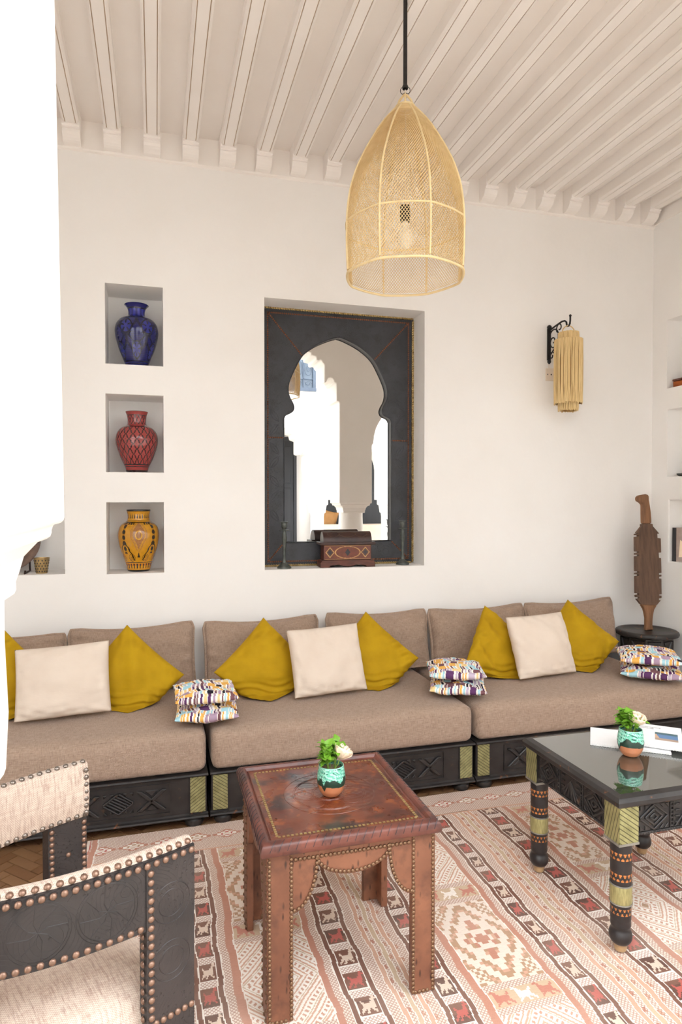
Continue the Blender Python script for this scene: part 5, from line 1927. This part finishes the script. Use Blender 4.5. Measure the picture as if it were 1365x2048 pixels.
def pot(x_, y_, z_, label, seed, rose_dir):
    t = thing('flower_pot', label, 'flower pot', (x_, y_, z_), group='small glazed pots with mint and a rose')
    prof = [(.0, 0), (.022, 0), (.030, .005), (.040, .020), (.0460, .040), (.0475, .056), (.0455, .074), (.0420, .092), (.0412, .102), (.0395, .103), (.0385, .096)]
    painted_lathe('pot', prof, f_pot(seed), 'potglaze', t, n=110, rows=80, rot=camdir(x_, y_))
    MB().lathe([(.0005, .086), (.037, .086)], 24, caps=False).build('soil', 'mortar', t)
    rs = random.Random(seed)
    cd = camdir(x_, y_)
    for k_ in range(15):
        an = rs.uniform(0, 2 * math.pi) if k_ > 6 else cd - R(80) + rs.uniform(-1.0, 1.0)
        hgt = rs.uniform(.020, .064)
        sp = rs.uniform(.014, .042)
        base_ = Vector((.012 * math.cos(an), .012 * math.sin(an), .086))
        tip = Vector((sp * math.cos(an), sp * math.sin(an), .098 + hgt))
        st = MB().tube([base_, (base_ + tip) / 2 + Vector((0, 0, .006)), tip], .0012, 5).build('stem', 'stem', t, smooth=True)
        for lvl in range(3):
            pp_ = base_.lerp(tip, .55 + .22 * lvl)
            for s_ in range(3 if lvl == 2 else 2):
                a2 = an + lvl * 1.4 + s_ * (2.1 if lvl == 2 else math.pi) + rs.uniform(-.5, .5)
                lf = link('leaf', leaf_me, None, t, loc=pp_)
                L_l = rs.uniform(.026, .042) * (1 if lvl else .9)
                lf.scale = (L_l, L_l, L_l)
                lf.rotation_euler = (rs.uniform(-.4, .4), -rs.uniform(.05, .95), a2)
    # rose: overlapping petals round a bud
    rx, ry = rose_dir[:2]
    rc = Vector((rx, ry, .124))
    for k_ in range(13):
        ring_ = 0 if k_ < 3 else (1 if k_ < 7 else 2)
        r_ = (.0105, .019, .0265)[ring_]
        hh = (.044, .044, .040)[ring_]
        a0 = k_ * 2.4
        span = (2.6, 2.0, 1.75)[ring_]
        vs, fs = [], []
        for i in range(6):
            f = i / 5
            for j in range(7):
                g = j / 6 - .5
                rad = r_ * (.35 + .75 * math.sin(min(1, f * 1.15) * math.pi / 2)) + (.004 * f ** 3 if ring_ == 2 else -.003 * f ** 3)
                zz = hh * f - .012 * (2 * abs(g)) ** 2.4 * f - (.004 * f ** 4 if ring_ == 2 else 0)
                an = a0 + g * span
                vs.append((rad * math.cos(an), rad * math.sin(an), zz))
        for i in range(5):
            for j in range(6):
                fs.append((i * 7 + j, i * 7 + j + 1, (i + 1) * 7 + j + 1, (i + 1) * 7 + j))
        o_ = MB().add(vs, fs).build('petal', 'petal', t, smooth=80, loc=rc)
        o_.rotation_euler = (rose_dir[2], rose_dir[3], 0)
        so = o_.modifiers.new('thickness', 'SOLIDIFY'); so.thickness = .0007
    MB().tube([(rx * .4, ry * .4, .086), (rx * .8, ry * .8, .105), tuple(rc + Vector((0, 0, .004)))], .0018, 6).build('rose_stem', 'stem', t, smooth=True)
pot(.552, 2.062, .5285, 'teal dripped terracotta pot with mint and a rosebud on the leather table', 3, (.025, -.0155, R(-4), R(28)))
pot(1.712, 2.045, .5410, 'teal dripped terracotta pot with mint and a rose on the glass table', 8, (.004, -.022, R(14), R(6)))

# ================================================================== NAILED LEATHER ARMCHAIR
def make_armchair():
    C = Vector((-.068, 1.812))
    th = math.atan2(.46, .89)
    t = thing('armchair', 'black tooled leather armchair with woven oatmeal upholstery and copper nails', 'armchair', (C.x, C.y, 0), th)
    W, D, P = .325, .60, 2.25
    # plan curve of the outer face, arc-length parametrised, from the near arm end round the back to the far arm end
    raw = []
    for i in range(401):
        a = -math.pi / 2 + math.pi * i / 400
        y_ = W * math.copysign(abs(math.sin(a)) ** (2 / P), math.sin(a))
        x_ = -D * abs(math.cos(a)) ** (2 / P)
        raw.append((x_, y_))
    raw = np.array(raw)
    s = np.r_[0, np.cumsum(np.hypot(*np.diff(raw, axis=0).T))]
    LEN = s[-1]
    def pt(q, off=0.0):
        """point on the outer curve at arc length q, moved inwards by off"""
        q = min(max(q, 0), LEN)
        x_, y_ = np.interp(q, s, raw[:, 0]), np.interp(q, s, raw[:, 1])
        e = .012
        x1, y1 = np.interp(max(q - e, 0), s, raw[:, 0]), np.interp(max(q - e, 0), s, raw[:, 1])
        x2, y2 = np.interp(min(q + e, LEN), s, raw[:, 0]), np.interp(min(q + e, LEN), s, raw[:, 1])
        tx, ty = x2 - x1, y2 - y1
        l_ = math.hypot(tx, ty) or 1
        nx_, ny_ = -ty / l_ * -1, tx / l_ * -1       # inward normal
        # ensure inward
        cx, cy = -.25 - x_, 0 - y_
        if nx_ * cx + ny_ * cy < 0:
            nx_, ny_ = -nx_, -ny_
        return x_ + nx_ * off, y_ + ny_ * off, nx_, ny_
    def sweep(q0, q1, prof, n=60, taper=None):
        """closed profile [(inward offset, z)] swept along the curve"""
        vs, fs = [], []
        m_ = len(prof)
        for i in range(n + 1):
            q = q0 + (q1 - q0) * i / n
            for o_, z_ in prof:
                x_, y_, _, _ = pt(q, o_)
                vs.append((x_, y_, z_))
        for i in range(n):
            for k_ in range(m_):
                k2 = (k_ + 1) % m_
                fs.append((i * m_ + k_, i * m_ + k2, (i + 1) * m_ + k2, (i + 1) * m_ + k_))
        fs.append(tuple(range(m_)))
        fs.append(tuple(range(n * m_ + m_ - 1, n * m_ - 1, -1)))
        mb = MB().add(vs, fs)
        me = mb.mesh('x')
        import bmesh
        bm = bmesh.new(); bm.from_mesh(me); bmesh.ops.recalc_face_normals(bm, faces=bm.faces)
        v2 = [tuple(v.co) for v in bm.verts]; f2 = [tuple(v.index for v in f.verts) for f in bm.faces]
        bm.free(); bpy.data.meshes.remove(me)
        return MB().add(v2, f2)
    ZT, ZB = .712, .556
    LW = .118
    rail = sweep(0.0, LEN, [(0, ZB), (0, ZT - .003), (.022, ZT), (.022, ZB)], 90).build('rail', 'black_leather', t, smooth=35)
    pad = sweep(.002, LEN - .002, [(.006, ZT - .004), (.010, ZT + .006), (.022, ZT + .010), (.040, ZT + .004), (.050, ZT - .03), (.054, (ZT + ZB) / 2), (.050, ZB + .03), (.042, ZB + .004), (.024, ZB + .002), (.0225, ZT - .004)], 90).build('back_pad', 'oat', t, smooth=50)
    # flat nailed legs
    legs = [(.004, LW), (LEN - LW, LEN - .004), (LEN * .36, LEN * .36 + LW), (LEN * .64 - LW, LEN * .64)]
    for i, (a, b) in enumerate(legs):
        front = i < 2
        zt = ZT - .004 if front else ZB + .004
        lg = sweep(a, b, [(-.004, .0085), (-.004, zt), (.021, zt), (.021, ZB), (.036, ZB), (.036, .0085)] if front else [(-.002, 0), (-.002, zt), (.034, zt), (.034, 0)], 12).build('leg', 'black_leather', t, smooth=35)
    # seat with leather apron
    ap = sweep(.01, LEN - .01, [(.004, .235), (.004, .318), (.030, .318), (.030, .235)], 70).build('apron', 'black_leather', t, smooth=35)
    fpoly = [(.0, -W + .02), (.0, W - .02), (-.028, W - .02), (-.028, -W + .02)]
    MB().prism(fpoly, 'z', .235, .318).build('front_apron', 'black_leather', t, bevel=.003)
    # domed seat cushion
    rings, seg = 12, 72
    vs, fs = [], []
    outl = []
    for k_ in range(seg):
        if k_ < 56:
            x_, y_, _, _ = pt(LEN * k_ / 55, .020)
            x_ = min(x_, -.012)
        else:
            f = (k_ - 55) / (seg - 55)
            y_ = (W - .034) * (1 - 2 * f); x_ = -.008
        outl.append((x_, y_))
    cc = (-.27, 0.0)
    for r_ in range(rings + 1):
        f = r_ / rings
        rr = 1 - f
        zz = .372 + .056 * (1 - rr ** 3.2) if r_ else .3185
        for (x_, y_) in outl:
            q = rr if r_ else 1.0
            vs.append((cc[0] + (x_ - cc[0]) * q, cc[1] + (y_ - cc[1]) * q, zz))
    for r_ in range(rings):
        for k_ in range(seg):
            k2 = (k_ + 1) % seg
            fs.append((r_ * seg + k_, r_ * seg + k2, (r_ + 1) * seg + k2, (r_ + 1) * seg + k_))
    fs.append(tuple(range(seg - 1, -1, -1)))
    mb = MB().add(vs, fs)
    mb.build('seat', 'oat', t, smooth=60)
    # tooled circles pressed into the outside of the rail
    em = MB()
    zc = (ZT + ZB) / 2 - .002
    for q in np.arange(.20, LEN - .15, .135):
        for rr in (.064, .058):
            pts = []
            for a in range(0, 360, 12):
                x_, y_, _, _ = pt(q + rr * math.cos(R(a)), .0002)
                pts.append((x_, y_, zc + rr * math.sin(R(a))))
            em.tube(pts, .0011, 4, closed=True)
        for a0 in range(0, 360, 45):
            pts = []
            for f in (0, .35, .7, 1):
                a = a0 + 40 * math.sin(f * math.pi / 2)
                x_, y_, _, _ = pt(q + .056 * f * math.cos(R(a)), .0002)
                pts.append((x_, y_, zc + .056 * f * math.sin(R(a))))
            em.tube(pts, .0010, 4)
    for z_c, rr in ((.60, .045), (.47, .045), (.60, .03), (.47, .03)):
        for q in (.06, LEN - .06):
            pts = []
            for a in range(0, 360, 15):
                x_, y_, _, _ = pt(q + rr * math.cos(R(a)), -.0040)
                pts.append((x_, y_, z_c + rr * math.sin(R(a))))
            em.tube(pts, .0011, 4, closed=True)
    e_ = em.build('tooled_pattern', 'black_leather', rail)
    e_['kind'] = 'stuff'
    # nails
    rn = .0078
    def row(q0, q1, step, off, z_, out=True, mat='nail', zf=None):
        n = max(1, int(round(abs(q1 - q0) / step)))
        for i in range(n + 1):
            q = q0 + (q1 - q0) * i / n
            x_, y_, nx_, ny_ = pt(q, off)
            sg = -1 if out else 1
            nail((x_, y_, z_), (sg * nx_, sg * ny_, .0 if zf is None else zf), t, rn, mat)
    def col(q, off, z0, z1, step, out=True, mat='nail'):
        n = max(1, int(round(abs(z1 - z0) / step)))
        for i in range(n + 1):
            x_, y_, nx_, ny_ = pt(q, off)
            sg = -1 if out else 1
            nail((x_, y_, z0 + (z1 - z0) * i / n), (sg * nx_, sg * ny_, 0), t, rn, mat)
    QV = LEN * .44     # part of the near side that shows
    QF = LEN * .74     # far arm part that shows
    row(.010, QV, .0212, -.0042, ZT - .011)                       # leather edge
    row(.012, QV, .0235, .0095, ZT + .004, zf=1.6, mat='nail')       # fabric edge on top
    row(LW + .012, QV, .0228, .0, ZB + .009)                         # rail bottom
    col(LW - .010, -.004, .06, ZT - .03, .0198)                      # post inner edge
    row(.012, LW - .02, .0185, -.004, .345)
    # far arm, inner side
    row(QF, LEN - .012, .0250, .046, ZB + .012, out=False, mat='nail_steel')
    row(QF, LEN - .012, .0250, .030, ZT + .009, out=False, mat='nail_steel', zf=2.0)
    col(LEN - .010, .050, ZB + .018, ZT - .012, .0215, out=False, mat='nail_steel')
    col(LEN - .012, .036, .06, ZB - .014, .0180, out=False)
    col(LEN - LW + .010, .036, .06, ZB - .014, .0180, out=False)
    x_, y_, nx_, ny_ = pt(LEN - LW / 2, .036)
    nail((x_, y_, .46), (nx_, ny_, 0), t, rn)
    # edge nails on the inner side of the near post
    for i in range(20):
        x_, y_, nx_, ny_ = pt(LW + .002, .012)
        tx, ty = ny_, -nx_
        d = Vector((pt(LW + .05)[0] - pt(LW)[0], pt(LW + .05)[1] - pt(LW)[1], 0)).normalized()
        nail((x_ + d.x * .0005, y_ + d.y * .0005, .15 + i * .0205), (d.x, d.y, 0), t, rn * .9)
make_armchair()
